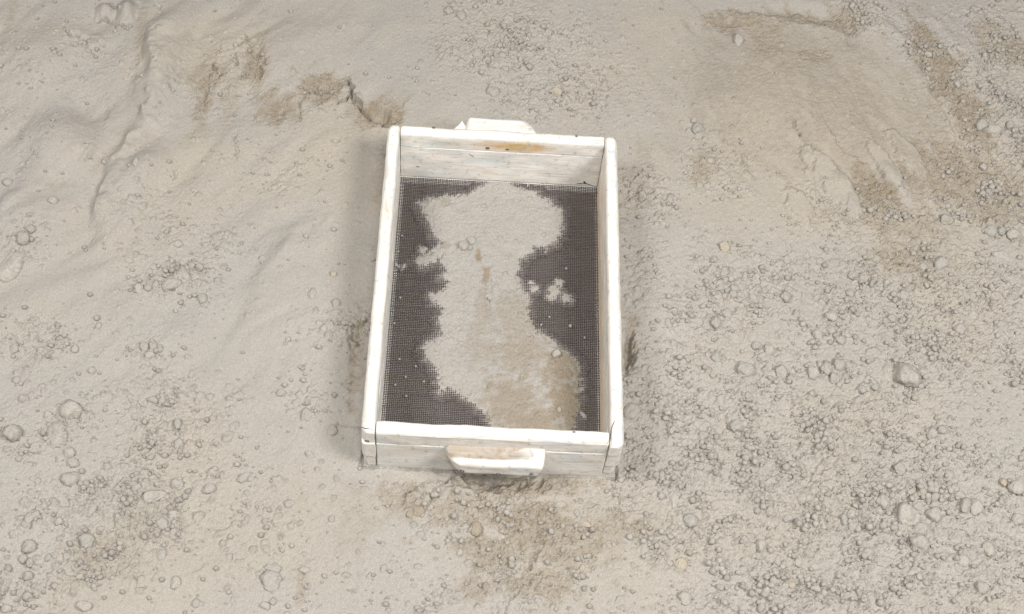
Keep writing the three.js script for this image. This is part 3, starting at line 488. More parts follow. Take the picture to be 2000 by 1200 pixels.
// the woven wire screen
const wireMat = new THREE.MeshStandardMaterial({ color: new THREE.Color().setRGB(0.078, 0.06, 0.06), metalness: 0.3, roughness: 0.62 });
const screen = new THREE.Group(); screen.name = 'wire_screen'; sieve.add(screen);
{ const P = 0.00345, WR = 0.00062, iw = 2 * X0 - 0.001, il = 2 * Z0 - 0.001, nx = Math.floor(iw / P), nz = Math.floor(il / P);
  const wave = (len, n, ph) => { const pts = []; for (let i = 0; i <= n * 2; i++) pts.push(new THREE.Vector3(-len / 2 + len * i / (n * 2), WR * 0.8 * Math.cos(Math.PI * (i / 2 + ph)), 0)); return new THREE.TubeGeometry(new THREE.CatmullRomCurve3(pts), n * 4, WR, 5); };
  const r = rng(31), M = new THREE.Matrix4();
  for (const [name, len, n, cnt, gap, turn] of [['cross_wires', iw, nx, nz, il, 0], ['long_wires', il, nz, nx, iw, Math.PI / 2]])
    for (const ph of [0, 1]) {
      const c = Math.floor((cnt + 1 - ph) / 2), im = new THREE.InstancedMesh(wave(len, n, ph + (turn ? 0.5 : 0.5)), wireMat, c); im.name = name; im.castShadow = im.receiveShadow = true; im.userData = { kind: 'stuff' };
      for (let i = 0; i < c; i++) { const o = -gap / 2 + gap * (i * 2 + ph + 0.5) / cnt + (r() - 0.5) * 0.0005; M.makeRotationY(turn + (r() - 0.5) * 0.0012); M.setPosition(turn ? o : 0, MESHY, turn ? 0 : o); im.setMatrixAt(i, M); }
      screen.add(im);
    } }

// ---------------------------------------------------------------- sand left on the screen
const HEAP = [[-0.0244, -0.2906], [-0.01, -0.2965], [0.0162, -0.2971], [0.0242, -0.2841], [0.0582, -0.2767], [0.0728, -0.2728], [0.0759, -0.2584], [0.0981, -0.2563], [0.102, -0.2433], [0.1184, -0.2324], [0.1185, -0.1874], [0.1082, -0.161], [0.0856, -0.148], [0.063, -0.1489], [0.0613, -0.1349], [0.0401, -0.1153], [0.038, -0.079], [0.0477, -0.0572], [0.0591, -0.0358], [0.0587, -0.0084], [0.0581, 0.0133], [0.0729, 0.0339], [0.0948, 0.0476], [0.113, 0.0666], [0.131, 0.0772], [0.1454, 0.0931], [0.1506, 0.129], [0.1478, 0.1799], [0.1416, 0.218], [0.1294, 0.2693], [-0.002, 0.2762], [-0.0009, 0.2276], [-0.004, 0.21], [-0.022, 0.1941], [-0.0491, 0.1706], [-0.0716, 0.1587], [-0.0878, 0.1687], [-0.0915, 0.1476], [-0.1001, 0.1174], [-0.1141, 0.1027], [-0.1209, 0.077], [-0.103, 0.0602], [-0.0919, 0.0489], [-0.098, 0.0172], [-0.0881, -0.005], [-0.1116, -0.0178], [-0.115, -0.0318], [-0.0899, -0.0422], [-0.0817, -0.0627], [-0.1005, -0.0704], [-0.0901, -0.0845], [-0.1021, -0.1041], [-0.0938, -0.124], [-0.1159, -0.101], [-0.134, -0.0919], [-0.1458, -0.1036], [-0.1172, -0.1259], [-0.0994, -0.1443], [-0.1142, -0.1584], [-0.1303, -0.1947], [-0.1477, -0.2339], [-0.133, -0.2445], [-0.0951, -0.2519], [-0.057, -0.2604], [-0.0431, -0.2723]], BITS = [[-0.1689, -0.0886, 0.0081], [-0.1793, -0.0913, 0.0045], [-0.1812, -0.0643, 0.0036], [0.0699, -0.0553, 0.0117], [0.0642, -0.0672, 0.0081], [0.1069, -0.052, 0.0171], [0.1142, -0.0725, 0.0108], [0.1015, -0.0406, 0.0126], [0.1291, -0.0367, 0.0144], [0.1541, 0.1492, 0.0081], [0.1574, 0.1993, 0.0063], [-0.136, -0.1282, 0.0108], [-0.1411, -0.1028, 0.0117], [-0.1278, -0.0968, 0.009], [-0.038, -0.2946, 0.0063], [0.0532, -0.291, 0.0045]], HEAPDAMP = [[0.1173, 0.1126, 0.036, 0.0525, 0.9], [0.1263, 0.1732, 0.0324, 0.063, 1], [0.0344, 0.1883, 0.054, 0.063, 0.75], [0.07, 0.226, 0.063, 0.042, 0.85], [0.0396, 0.0116, 0.054, 0.063, 0.45], [-0.0242, 0.0046, 0.0144, 0.063, 0.4], [-0.0339, -0.117, 0.0072, 0.0147, 1.1], [-0.0176, -0.0728, 0.009, 0.0189, 1], [0.05, 0.0853, 0.054, 0.0525, 0.6], [-0.0992, -0.2353, 0.0126, 0.0147, 0.4], [-0.0947, -0.1417, 0.009, 0.0105, 0.5], [-0.0217, 0.079, 0.036, 0.042, 0.4]];
function inside(px, pz) { let c = false, best = 9; for (let i = 0, j = HEAP.length - 1; i < HEAP.length; j = i++) { const [xi, zi] = HEAP[i], [xj, zj] = HEAP[j]; if (zi > pz !== zj > pz && px < (xj - xi) * (pz - zi) / (zj - zi) + xi) c = !c; const dx = xj - xi, dz = zj - zi, t = clamp(((px - xi) * dx + (pz - zi) * dz) / (dx * dx + dz * dz), 0, 1); best = Math.min(best, Math.hypot(px - xi - t * dx, pz - zi - t * dz)); } return c ? best : -best; }
const heapAt = (x, z) => {
  const wx = x + 0.004 * noise(x * 90, z * 90), wz = z + 0.004 * noise(x * 90 + 9, z * 90 + 4);
  let d = inside(wx, wz);
  let h = d > 0 ? 0.0018 + 0.0038 * (1 - Math.exp(-d / 0.02)) + 0.004 * sstep(0, 0.05, d) * Math.exp(-(((x + 0.015) / 0.11) ** 2 + ((z + 0.17) / 0.08) ** 2)) + 0.0035 * sstep(0, 0.05, d) * Math.exp(-(((x - 0.075) / 0.08) ** 2 + ((z - 0.19) / 0.12) ** 2)) : 0.0018 + d * 0.16;
  for (const [bx, bz, br] of BITS) { const q = 1 - Math.hypot(wx - bx, wz - bz) / br; if (q > -0.3) h = Math.max(h, 0.003 * q + 0.0006); }
  h += 0.0010 * fbm(x * 55, z * 55, 3) + 0.0009 * noise(x * 190, z * 190) + 0.0008 * noise(x * 420, z * 420) + (d > 0.01 ? 0.0018 * fbm(x * 24 + 3, z * 24, 2) : 0);
  const thin = Math.hypot((x - -0.0126) / 0.006, (z - -0.037) / 0.035); if (thin < 1.6) { const w = sstep(1.6, 0.5, thin); h = h * (1 - w) + w * Math.min(h, 0.0021 + 0.0014 * noise(x * 230, z * 130)); }
  return h;
};
{ const st = 0.0014, nx = Math.floor((2 * X0 - 0.002) / st), nz = Math.floor((2 * Z0 - 0.002) / st), pos = [], col = [], uv = [], idx = [], id = new Int32Array((nx + 1) * (nz + 1)).fill(-1), hs = new Float32Array((nx + 1) * (nz + 1));
  for (let j = 0; j <= nz; j++) for (let i = 0; i <= nx; i++) hs[j * (nx + 1) + i] = heapAt(-X0 + 0.001 + i * st, -Z0 + 0.001 + j * st);
  { const r = rng(401); for (let n = 0; n < 4500; n++) { const i = Math.floor(r() * nx), j = Math.floor(r() * nz), h0 = hs[j * (nx + 1) + i], rad = 1.3 + 2.4 * Math.pow(r(), 5); if (h0 < 0.003) continue; for (let b = -4; b <= 4; b++) for (let a = -4; a <= 4; a++) { const ii = i + a, jj = j + b; if (ii < 0 || jj < 0 || ii > nx || jj > nz) continue; const q = Math.hypot(a, b) / rad; if (q < 1) hs[jj * (nx + 1) + ii] = Math.max(hs[jj * (nx + 1) + ii], h0 - rad * st * 0.4 + rad * st * 0.85 * Math.sqrt(1 - q * q)); } } }
  const vert = (i, j) => { const k = j * (nx + 1) + i; if (id[k] < 0) { id[k] = pos.length / 3; const x = -X0 + 0.001 + i * st, z = -Z0 + 0.001 + j * st; pos.push(x, MESHY - 0.0012 + Math.max(hs[k], -0.0012), z); uv.push(x * 2 + 0.31, z * 2 + 0.77); let b = 0; for (const [bx, bz, rx, rz, w] of HEAPDAMP) b = Math.max(b, w * sstep(0.15, 0.8, Math.exp(-(((x - bx) / rx) ** 2 + ((z - bz) / rz) ** 2)) + 0.85 * fbm(x * 62 + 2, z * 62, 5))); const m = 0.97 + 0.07 * fbm(x * 40, z * 40, 4) + 0.06 * noise(x * 260, z * 260); for (let c = 0; c < 3; c++) col.push(m * (SAND[c] * (1 - b) + BROWN[c] * b)); } return id[k]; };
  for (let j = 0; j < nz; j++) for (let i = 0; i < nx; i++) { const k = j * (nx + 1) + i; if (Math.max(hs[k], hs[k + 1], hs[k + nx + 1], hs[k + nx + 2]) < -0.001) continue; const a = vert(i, j), b = vert(i + 1, j), c = vert(i, j + 1), d = vert(i + 1, j + 1); idx.push(a, c, b, b, c, d); }
  const g = new THREE.BufferGeometry(); g.setAttribute('position', new THREE.Float32BufferAttribute(pos, 3)); g.setAttribute('uv', new THREE.Float32BufferAttribute(uv, 2)); g.setAttribute('color', new THREE.Float32BufferAttribute(col, 3)); g.setIndex(idx); g.computeVertexNormals();
  tag(mesh('sand_heap', g, sandMat, scene), 'thin uneven patch of pale sand left lying on the wire screen inside the sieve', 'sand'); }

// ---------------------------------------------------------------- clods
function clodGeo(sd, detail, angular) {
  const g = new THREE.IcosahedronGeometry(1, detail), r = rng(sd), pl = [], n = angular ? 10 : 15, v = new THREE.Vector3();
  for (let i = 0; i < n; i++) { const z = r() * 2 - 1, a = r() * 6.283, s = Math.sqrt(1 - z * z); pl.push([s * Math.cos(a), z, s * Math.sin(a), angular ? 0.64 + 0.3 * r() : 0.72 + 0.26 * r()]); }
  const p = g.attributes.position, uv = [];
  for (let i = 0; i < p.count; i++) {
    v.fromBufferAttribute(p, i).normalize(); let s = 1;
    const pw = angular ? 22 : 15; let acc = 1; for (const [a, b, c, d] of pl) { const t = (v.x * a + v.y * b + v.z * c) / d; if (t > 0) acc += Math.pow(t, pw); } s = Math.pow(acc, -1 / pw) * 1.08;
    s += 0.12 * noise(v.x * 2.6 + sd, v.y * 2.6 + v.z * 2.1) + 0.085 * noise(v.x * 7 + v.z * 3, v.y * 7 + sd) + 0.05 * noise(v.x * 16 + v.y * 9, v.z * 16 + sd);
    p.setXYZ(i, v.x * s, v.y * s, v.z * s); uv.push(v.x * 0.02 + v.y * 0.013, v.z * 0.02 - v.y * 0.011);
  }
  g.setAttribute('uv', new THREE.Float32BufferAttribute(uv, 2)); g.deleteAttribute('normal');
  const idxG = weld(g); idxG.computeVertexNormals(); return idxG;
}
function weld(g) { const p = g.attributes.position, u = g.attributes.uv, map = new Map(), pos = [], uv = [], idx = []; for (let i = 0; i < p.count; i++) { const k = Math.round(p.getX(i) * 2e4) + ',' + Math.round(p.getY(i) * 2e4) + ',' + Math.round(p.getZ(i) * 2e4); let q = map.get(k); if (q === undefined) { q = pos.length / 3; map.set(k, q); pos.push(p.getX(i), p.getY(i), p.getZ(i)); uv.push(u.getX(i), u.getY(i)); } idx.push(q); } const o = new THREE.BufferGeometry(); o.setAttribute('position', new THREE.Float32BufferAttribute(pos, 3)); o.setAttribute('uv', new THREE.Float32BufferAttribute(uv, 2)); o.setIndex(idx); return o; }
const GEOS = { r: [], a: [], s: [] };
for (let i = 0; i < 6; i++) { GEOS.r.push(clodGeo(100 + i, 5, false)); GEOS.a.push(clodGeo(200 + i, 5, true)); }
for (let i = 0; i < 3; i++) GEOS.s.push(clodGeo(300 + i, 2, i > 0));
const clodTex = grainMap.clone(); clodTex.repeat.set(1.6, 1.6); clodTex.needsUpdate = true;
const clodMat = (r, g, b) => new THREE.MeshStandardMaterial({ map: grainMap, bumpMap: grainBump, bumpScale: 0.0014, color: new THREE.Color().setRGB(r, g, b), roughness: 1 });
const TINT = { g: clodMat(0.508, 0.476, 0.430), p: clodMat(0.565, 0.525, 0.465), y: clodMat(0.585, 0.52, 0.42), s: clodMat(0.525, 0.487, 0.437), b: clodMat(0.45, 0.385, 0.30) };
let cn = 0;
// label, x, z, width, depth, turn in degrees, shape (r rounded, a angular), how far it stands out, tint, group
function clod(label, x, z, w, d, turn, shape, out, tint, group, y) {
  const r = rng(900 + cn), o = mesh('clod', GEOS[shape][Math.floor(r() * 6)], TINT[tint], scene); cn++;
  const hgt = Math.min(w, d) * 0.43, gy = y ?? sample(H, x, z);
  o.scale.set(w / 2, hgt, d / 2); o.rotation.set((r() - 0.5) * 0.5, -turn * Math.PI / 180, (r() - 0.5) * 0.5);
  o.position.set(x, gy + hgt * (out * 1.7 - 0.95), z); tag(o, label, 'clod', group);
}
clod('largest clod, alone on the right, throwing a soft shadow to its left', 0.7221, 0.1036, 0.0449, 0.052, -30, 'r', 0.72, 's');
clod('pale wedge shaped clod, leftmost of the row right of the sieve', 0.4385, 0.1051, 0.0304, 0.0274, 0, 'a', 0.6, 'g');
clod('upright squarish clod in the row right of the sieve, second from left', 0.5002, 0.1068, 0.021, 0.0297, 5, 'a', 0.6, 's');
clod('pale round clod in the middle of the row right of the sieve', 0.5571, 0.1035, 0.0211, 0.0256, 0, 'r', 0.75, 'p');
clod('dull clod touching the right of the pale round one in the row', 0.5815, 0.0939, 0.0231, 0.0278, 0, 'r', 0.6, 'g');
clod('rightmost clod of the row right of the sieve', 0.6039, 0.0864, 0.0213, 0.0236, 0, 'r', 0.6, 'g');
clod('low clod below the right end of the row of clods', 0.594, 0.1128, 0.0173, 0.0213, 0, 'a', 0.45, 's');
clod('round pale clod of the pair above the row right of the sieve', 0.4831, 0.0608, 0.0183, 0.0213, 0, 'r', 0.75, 'p');
clod('dull grey round clod of the pair above the row right of the sieve', 0.4619, 0.0547, 0.0182, 0.016, 0, 'r', 0.7, 'g');
clod('half buried grey clod between sieve and row of clods', 0.3897, 0.0809, 0.0209, 0.0232, 0, 'r', 0.4, 'g');
clod('pale clod with shadow on its left, top of the loose group of three', 0.6014, -0.0136, 0.0237, 0.0219, 0, 'r', 0.7, 'p');
clod('small round clod in the middle of the loose group of three', 0.5987, 0.0126, 0.0176, 0.0185, 0, 'r', 0.55, 's');
clod('angular clod at the lower left of the loose group of three', 0.5736, 0.0258, 0.0215, 0.0184, 0, 'a', 0.6, 'p');
clod('flat clod below the loose group of three, above the row', 0.613, 0.0342, 0.0196, 0.0196, 0, 'a', 0.5, 's');
clod('round grey clod, lower of a touching pair right of the sieve middle', 0.5204, -0.0492, 0.0197, 0.023, 0, 'r', 0.75, 'g');
clod('dusty clod, upper of a touching pair right of the sieve middle', 0.5282, -0.0652, 0.0178, 0.0176, 0, 'r', 0.55, 's');
clod('yellowish angular pebble right of the upper half of the sieve', 0.4164, -0.1557, 0.02, 0.0245, 0, 'a', 0.65, 'y');
clod('small grey clod in a crumbly spot right of the sieve middle', 0.4267, -0.0491, 0.0147, 0.0141, 0, 'r', 0.65, 'g');
clod('dusty clod just above the small grey one right of the sieve middle', 0.4296, -0.0648, 0.0177, 0.0153, 0, 'r', 0.5, 's');
clod('rounded clod in the crumbly chain nearest the sieve right wall', 0.4132, -0.0099, 0.0194, 0.0194, 0, 'r', 0.55, 's');
clod('oval clod beneath the crumbly chain near the sieve right wall', 0.3919, 0.0108, 0.0193, 0.0236, 0, 'r', 0.45, 'g');
clod('large dusty clod under the damp brown patch at upper right', 0.8209, -0.149, 0.029, 0.0277, 0, 'r', 0.6, 's');
clod('smaller clod left of the large dusty one under the brown patch', 0.7863, -0.1399, 0.0186, 0.0206, 0, 'r', 0.55, 's');
clod('rounded clod high in the damp brown patch at the right', 0.8452, -0.2493, 0.0255, 0.0212, 0, 'a', 0.6, 'g');
clod('broad pale slab at the right edge under the brown patch', 0.939, -0.1738, 0.0381, 0.0282, 0, 'a', 0.4, 'p');
clod('clod at the right edge touching the grey crumbs under the brown patch', 0.9695, -0.2216, 0.0279, 0.0226, 0, 'r', 0.6, 'p');
clod('grey rounded clod upper left of the clod at the right edge', 0.9282, -0.2308, 0.0256, 0.0237, 0, 'r', 0.5, 'g');
clod('small dark sided clod beside the right edge group', 0.9463, -0.2284, 0.0171, 0.0166, 0, 'a', 0.65, 'g');
clod('clod with deep hollow beside it, in the brown crumbly area', 0.7402, -0.0715, 0.0263, 0.0225, 0, 'r', 0.55, 's');
clod('small grey clod alone left of the brown crumbly area', 0.6414, -0.0677, 0.016, 0.0156, 0, 'r', 0.6, 'g');
clod('oval clod above the small grey one left of the brown area', 0.6503, -0.1064, 0.0202, 0.0168, -10, 'r', 0.5, 's');
clod('brown tinted small clod at the top of the brown crumbly area', 0.7155, -0.1608, 0.0185, 0.016, 0, 'r', 0.55, 'b');
clod('brown tinted oblong clod under the top of the brown crumbly area', 0.7385, -0.1461, 0.0226, 0.0137, 25, 'r', 0.5, 'b');
clod('small grey clod with shadow, right of centre of the right field', 0.7118, -0.0169, 0.015, 0.0144, 0, 'r', 0.65, 'g');
clod('clod with a hollow on its left, near the right edge', 0.8618, -0.0313, 0.0204, 0.0215, 0, 'r', 0.6, 'p');
clod('broad angular clod close to the right edge, mid height', 0.913, -0.0135, 0.0307, 0.025, 0, 'a', 0.5, 'g');
clod('dusty angular clod left of the broad one near the right edge', 0.8321, -0.0012, 0.0242, 0.0247, 0, 'a', 0.45, 's');
clod('small rounded clod above the largest clod, to its right', 0.7577, 0.0481, 0.0168, 0.0176, 0, 'r', 0.55, 's');
clod('low rough clod right of and below the largest clod', 0.8279, 0.1162, 0.0217, 0.0197, 0, 'r', 0.5, 's');
clod('small round clod below the row, left of a small pair', 0.64, 0.1348, 0.0135, 0.016, 0, 'r', 0.6, 's');
clod('small clod in the pair below the largest clod', 0.662, 0.1306, 0.0135, 0.0129, 0, 'r', 0.55, 'g');
clod('flat grey clod lying long in the sand below the row', 0.6333, 0.1545, 0.0191, 0.0138, 0, 'r', 0.4, 'g');
clod('grey clod low in the sand near the sieve front right corner', 0.4385, 0.1572, 0.015, 0.0156, 0, 'r', 0.5, 'g');
clod('half buried knob beside the sieve right wall near its front corner', 0.2389, 0.1971, 0.0313, 0.0347, 0, 'r', 0.4, 's');
clod('largest clod of the cluster at lower right, blocky and pale', 0.6873, 0.3703, 0.0408, 0.0412, 0, 'a', 0.68, 'p');
clod('flat broad clod touching the right of the blocky pale one', 0.7338, 0.3661, 0.0298, 0.0311, 0, 'a', 0.45, 's');
clod('clod between the blocky pale one and the bottom one of the cluster', 0.7078, 0.3948, 0.0277, 0.0267, 0, 'r', 0.5, 'g');
clod('bottom clod of the cluster at lower right, round sided', 0.7003, 0.4186, 0.0313, 0.0348, 0, 'a', 0.68, 's');
clod('small clod at the left foot of the blocky pale one', 0.6776, 0.3926, 0.0203, 0.0184, 0, 'r', 0.5, 's');
clod('small clod at the top right of the blocky pale one', 0.7112, 0.3507, 0.0168, 0.0176, 0, 'r', 0.5, 's');
clod('dusty low clod upper left of the cluster at lower right', 0.6501, 0.3472, 0.0259, 0.0288, 0, 'r', 0.45, 's');
clod('round clod right of the cluster at lower right', 0.8056, 0.3497, 0.0245, 0.0294, 0, 'r', 0.65, 'p');
clod('sharp angular clod leaning on the round one right of the cluster', 0.7868, 0.3488, 0.0188, 0.0293, 30, 'a', 0.55, 'g');
clod('squarish clod above the cluster at lower right', 0.6854, 0.2853, 0.0188, 0.0251, 0, 'a', 0.6, 'g');
clod('dusty low clod left of the squarish clod above the cluster', 0.6507, 0.3211, 0.0223, 0.0248, 0, 'r', 0.35, 's');
clod('rounded clod above and right of the cluster', 0.7709, 0.2885, 0.0171, 0.02, 0, 'r', 0.6, 'g');
clod('clod cut by the right edge, upper of two at lower right', 0.8791, 0.3115, 0.0269, 0.0256, 0, 'r', 0.65, 'p');
clod('clod at the right edge, lower of two at lower right', 0.8734, 0.3694, 0.0228, 0.0232, 0, 'r', 0.65, 'p');
clod('tiny yellowish pebble beside the upper clod at the right edge', 0.8589, 0.303, 0.0125, 0.0149, 0, 'r', 0.65, 'y');
clod('clod with a shadow on its left, left of a smaller one, right field', 0.7508, 0.215, 0.0211, 0.0224, 0, 'r', 0.65, 's');
clod('smaller clod right of the shadowed one in the right field', 0.7705, 0.2071, 0.0144, 0.015, 0, 'r', 0.6, 's');
clod('upright rounded clod at lower right, right of two low ones', 0.8151, 0.423, 0.0187, 0.026, 0, 'r', 0.65, 'p');
clod('upper of two low clods left of the upright one', 0.7862, 0.4351, 0.0186, 0.0206, 0, 'r', 0.6, 'g');
clod('lower of two low clods left of the upright one', 0.7705, 0.4447, 0.0222, 0.0206, 0, 'r', 0.6, 'p');
clod('clod with a shadow on its left near the lower right corner', 0.7933, 0.4909, 0.0221, 0.0215, 0, 'r', 0.6, 's');
clod('round grey crumb right of the shadowed clod near the corner', 0.8354, 0.4925, 0.0139, 0.0124, 0, 'r', 0.65, 'p');
clod('pale angular clod by the bottom edge, right of the brown patch', 0.3132, 0.5307, 0.0226, 0.0213, 0, 'a', 0.55, 'p');
clod('upright pale clod below the middle of the right field', 0.4411, 0.4345, 0.017, 0.0228, 0, 'a', 0.6, 'p');
clod('grey flat clod beside the damp spot right of the front handle', 0.3282, 0.3987, 0.0231, 0.0237, 0, 'r', 0.5, 'g');
clod('pale clod, upper of three close together left of the cluster', 0.5953, 0.3729, 0.0165, 0.0173, 0, 'r', 0.65, 'p');
clod('grey upright clod, left of three close together left of the cluster', 0.5824, 0.3827, 0.0128, 0.0183, 0, 'a', 0.6, 'g');
clod('sandy clod, lowest of three close together left of the cluster', 0.5975, 0.3911, 0.0183, 0.0173, 0, 'r', 0.55, 's');
clod('small clod with a brown hollow on its left, lower middle right', 0.4894, 0.3845, 0.0181, 0.0141, 0, 'r', 0.55, 's');
clod('tall flat slab standing in the sand right of the sieve front corner', 0.3029, 0.3636, 0.0179, 0.0358, 0, 'a', 0.4, 'p');
clod('low clod with shadow under it, far below the row', 0.6137, 0.4414, 0.0181, 0.0171, 0, 'r', 0.45, 's');
clod('yellowish smooth clod near the bottom, right of the brown patch', 0.3101, 0.4715, 0.0228, 0.0234, 0, 'r', 0.4, 'y');
clod('small pale clod at the bottom of the right field', 0.5005, 0.4591, 0.0152, 0.0159, 0, 'r', 0.55, 'p');
clod('grey half buried clod with a crack under it, right of the front corner', 0.4159, 0.2191, 0.0259, 0.0247, 0, 'r', 0.45, 'g');
clod('pale long clod above the grey cracked one right of the corner', 0.3916, 0.2027, 0.013, 0.0247, 0, 'r', 0.5, 'p');
clod('small pale clod near the bottom edge right of centre', 0.4873, 0.4971, 0.0124, 0.0128, 0, 'r', 0.6, 'y');
clod('small rounded clod low in the right field, under the flat slab', 0.4607, 0.3741, 0.0145, 0.0181, 0, 'r', 0.55, 's');
clod('yellowish pebble above the sieve, right of its back handle', 0.1055, -0.5101, 0.0235, 0.0214, 0, 'a', 0.6, 'y');
clod('tiny yellow crumb left of the yellowish pebble above the sieve', 0.0944, -0.5119, 0.0096, 0.0107, 0, 'r', 0.6, 'y');
clod('grey round crumb at the top edge, left one of two', -0.116, -0.7146, 0.0191, 0.0212, 0, 'r', 0.55, 'g');
clod('grey round crumb at the top edge, right one of two', -0.0883, -0.701, 0.0201, 0.0223, 0, 'r', 0.55, 'g');
clod('half buried round clod above the sieve back left nail', -0.0536, -0.6011, 0.024, 0.0242, 0, 'r', 0.35, 's');
clod('broad half buried clod above the sieve back handle', -0.019, -0.5022, 0.0256, 0.0261, 0, 'a', 0.4, 'g');
clod('greenish grey small clod above the sieve, beyond the yellowish pebble', 0.0512, -0.5693, 0.0152, 0.0145, 0, 'r', 0.5, 'g');
clod('pale egg shaped clod on the brown scar at upper right', 0.4757, -0.6756, 0.0215, 0.0351, -12, 'r', 0.6, 'p');
clod('grey round clod on the slope below the pale egg shaped one', 0.3811, -0.4369, 0.0234, 0.0284, 0, 'r', 0.5, 'g');
clod('small pale pebble just above the grey round clod on the slope', 0.3749, -0.4546, 0.0128, 0.013, 0, 'r', 0.65, 'p');
clod('small pale pebble at the foot of the smooth slope, right one', 0.403, -0.362, 0.0136, 0.0116, 20, 'r', 0.6, 'p');
clod('small dull pebble at the foot of the smooth slope, left one', 0.3663, -0.3556, 0.0125, 0.0174, 0, 'r', 0.45, 's');
clod('low pebble under the two at the foot of the smooth slope', 0.3792, -0.3008, 0.0144, 0.0183, 0, 'r', 0.4, 's');
clod('grey clod with a dark left side in the brown strip', 0.9485, -0.4867, 0.0248, 0.0276, 0, 'r', 0.65, 'g');
clod('pale clod right of the dark sided one in the brown strip', 0.9742, -0.4806, 0.0294, 0.0226, 0, 'r', 0.5, 'p');
clod('flat pale flake on the upper edge of the brown strip', 0.9371, -0.6886, 0.0306, 0.0131, 30, 'a', 0.5, 'p');
clod('pale flake on the right side of the brown strip, lower down', 0.9434, -0.6327, 0.0256, 0.0181, -30, 'a', 0.45, 'p');
clod('small pale pebble in the middle of the brown strip', 0.9145, -0.5877, 0.0138, 0.0191, 0, 'r', 0.5, 'p');
clod('pale pebble in the brown crumbs at the right, below the strip', 0.9367, -0.3812, 0.0154, 0.0172, 0, 'r', 0.6, 'p');
clod('small dark sided pebble at the right edge beside the strip', 1.0048, -0.4854, 0.0159, 0.0189, 0, 'r', 0.6, 'g');
clod('smooth grey pebble by the left edge below the slab', -0.8984, -0.2166, 0.0188, 0.0186, 0, 'r', 0.55, 'g');
clod('narrow pale flake standing in the smooth sand at upper left', -0.6717, -0.2643, 0.0103, 0.023, 0, 'a', 0.5, 'p');
clod('rough pale crumb left of the pale tongue of sand', -0.8081, -0.1757, 0.0175, 0.0183, 0, 'a', 0.55, 'p');
clod('long smooth half buried clod at the left edge, middle height', -0.853, -0.0361, 0.0441, 0.0736, 25, 'r', 0.34, 'p');
clod('grey clod above the long smooth one at the left edge', -0.8427, -0.09, 0.0243, 0.027, 0, 'r', 0.55, 'g');
clod('angular crumb touching the grey clod at the left edge', -0.8328, -0.1075, 0.0163, 0.0181, 0, 'a', 0.55, 'g');
clod('big slanting oval clod in the upper left cluster', -0.553, -0.0384, 0.0234, 0.0391, -25, 'r', 0.6, 's');
clod('broad dusty clod below the slanting oval in the upper left cluster', -0.5701, -0.009, 0.035, 0.0237, -15, 'r', 0.45, 's');
clod('upright small clod right of the slanting oval clod', -0.5325, -0.0331, 0.0146, 0.0216, 0, 'r', 0.6, 'p');
clod('small clod at the top of the upper left cluster', -0.5423, -0.0578, 0.0147, 0.0152, 0, 'r', 0.6, 'g');
clod('blocky small clod at the right of the upper left cluster', -0.5271, -0.0521, 0.0147, 0.0152, 0, 'a', 0.6, 'g');
clod('pale crumb at the left end of the chain below the cluster', -0.6254, 0.002, 0.0175, 0.0184, 0, 'a', 0.65, 'p');
clod('grey crumb in the middle of the chain below the cluster', -0.6088, -0.0001, 0.0146, 0.0151, 0, 'r', 0.6, 'g');
clod('grey crumb at the right end of the chain below the cluster', -0.5969, -0.0095, 0.0127, 0.0151, 0, 'r', 0.6, 'g');
clod('flat pale crumb above the chain left of the cluster', -0.6511, -0.0565, 0.0158, 0.011, 0, 'r', 0.5, 'p');
clod('oval crumb above the upper left cluster', -0.5729, -0.0994, 0.0178, 0.0143, 0, 'r', 0.55, 'p');
clod('grey rounded clod lower right of the upper left cluster', -0.5126, 0.0134, 0.0173, 0.0203, 0, 'r', 0.55, 'g');
clod('lowest pale clod of the tight foursome at left', -0.5867, 0.1328, 0.0208, 0.0168, 0, 'a', 0.65, 'p');
clod('left clod of the tight foursome at left', -0.5969, 0.118, 0.0152, 0.019, 0, 'a', 0.65, 's');
clod('upper clod of the tight foursome at left', -0.5838, 0.1132, 0.0142, 0.0211, 0, 'a', 0.6, 'g');
clod('right small clod of the tight foursome at left', -0.5706, 0.1196, 0.0123, 0.0126, 0, 'r', 0.6, 'g');
clod('single round pale crumb below left of the tight foursome', -0.6777, 0.1683, 0.0132, 0.0137, 0, 'r', 0.65, 'p');
clod('round crumb by a small hollow, left of the tight foursome', -0.6814, 0.0806, 0.0106, 0.0128, 0, 'r', 0.6, 'p');
clod('yellowish round pebble left of the sieve, near its left wall', -0.2899, -0.0492, 0.0125, 0.0139, 0, 'r', 0.65, 'y');
clod('half buried clod left of the yellowish pebble', -0.3228, -0.0057, 0.0172, 0.0255, 0, 'r', 0.35, 's');
clod('angular grey clod below the yellowish pebble by the sieve', -0.2797, 0.0144, 0.0171, 0.0211, 0, 'a', 0.5, 'g');
clod('right clod of the crumbs beside the sieve left wall', -0.2455, 0.0485, 0.0142, 0.0157, 0, 'r', 0.6, 's');
clod('grey clod in the crumbs beside the sieve left wall', -0.262, 0.0537, 0.0123, 0.0136, 0, 'r', 0.6, 'g');
clod('pale clod left in the crumbs beside the sieve left wall', -0.2964, 0.0652, 0.0132, 0.0136, 0, 'r', 0.6, 'p');
clod('tiny round crumb at the far left of those beside the sieve', -0.3555, 0.0906, 0.0103, 0.0115, 0, 'r', 0.65, 'p');
clod('upright clod among stones left of the sieve front half', -0.3253, 0.1963, 0.0128, 0.0224, 0, 'a', 0.5, 's');
clod('oval clod left of the upright one near the sieve front half', -0.3564, 0.1941, 0.0166, 0.0143, 0, 'r', 0.55, 's');
clod('big pale angular clod near the left edge, lower half', -0.698, 0.2461, 0.043, 0.0374, 0, 'a', 0.6, 'p');
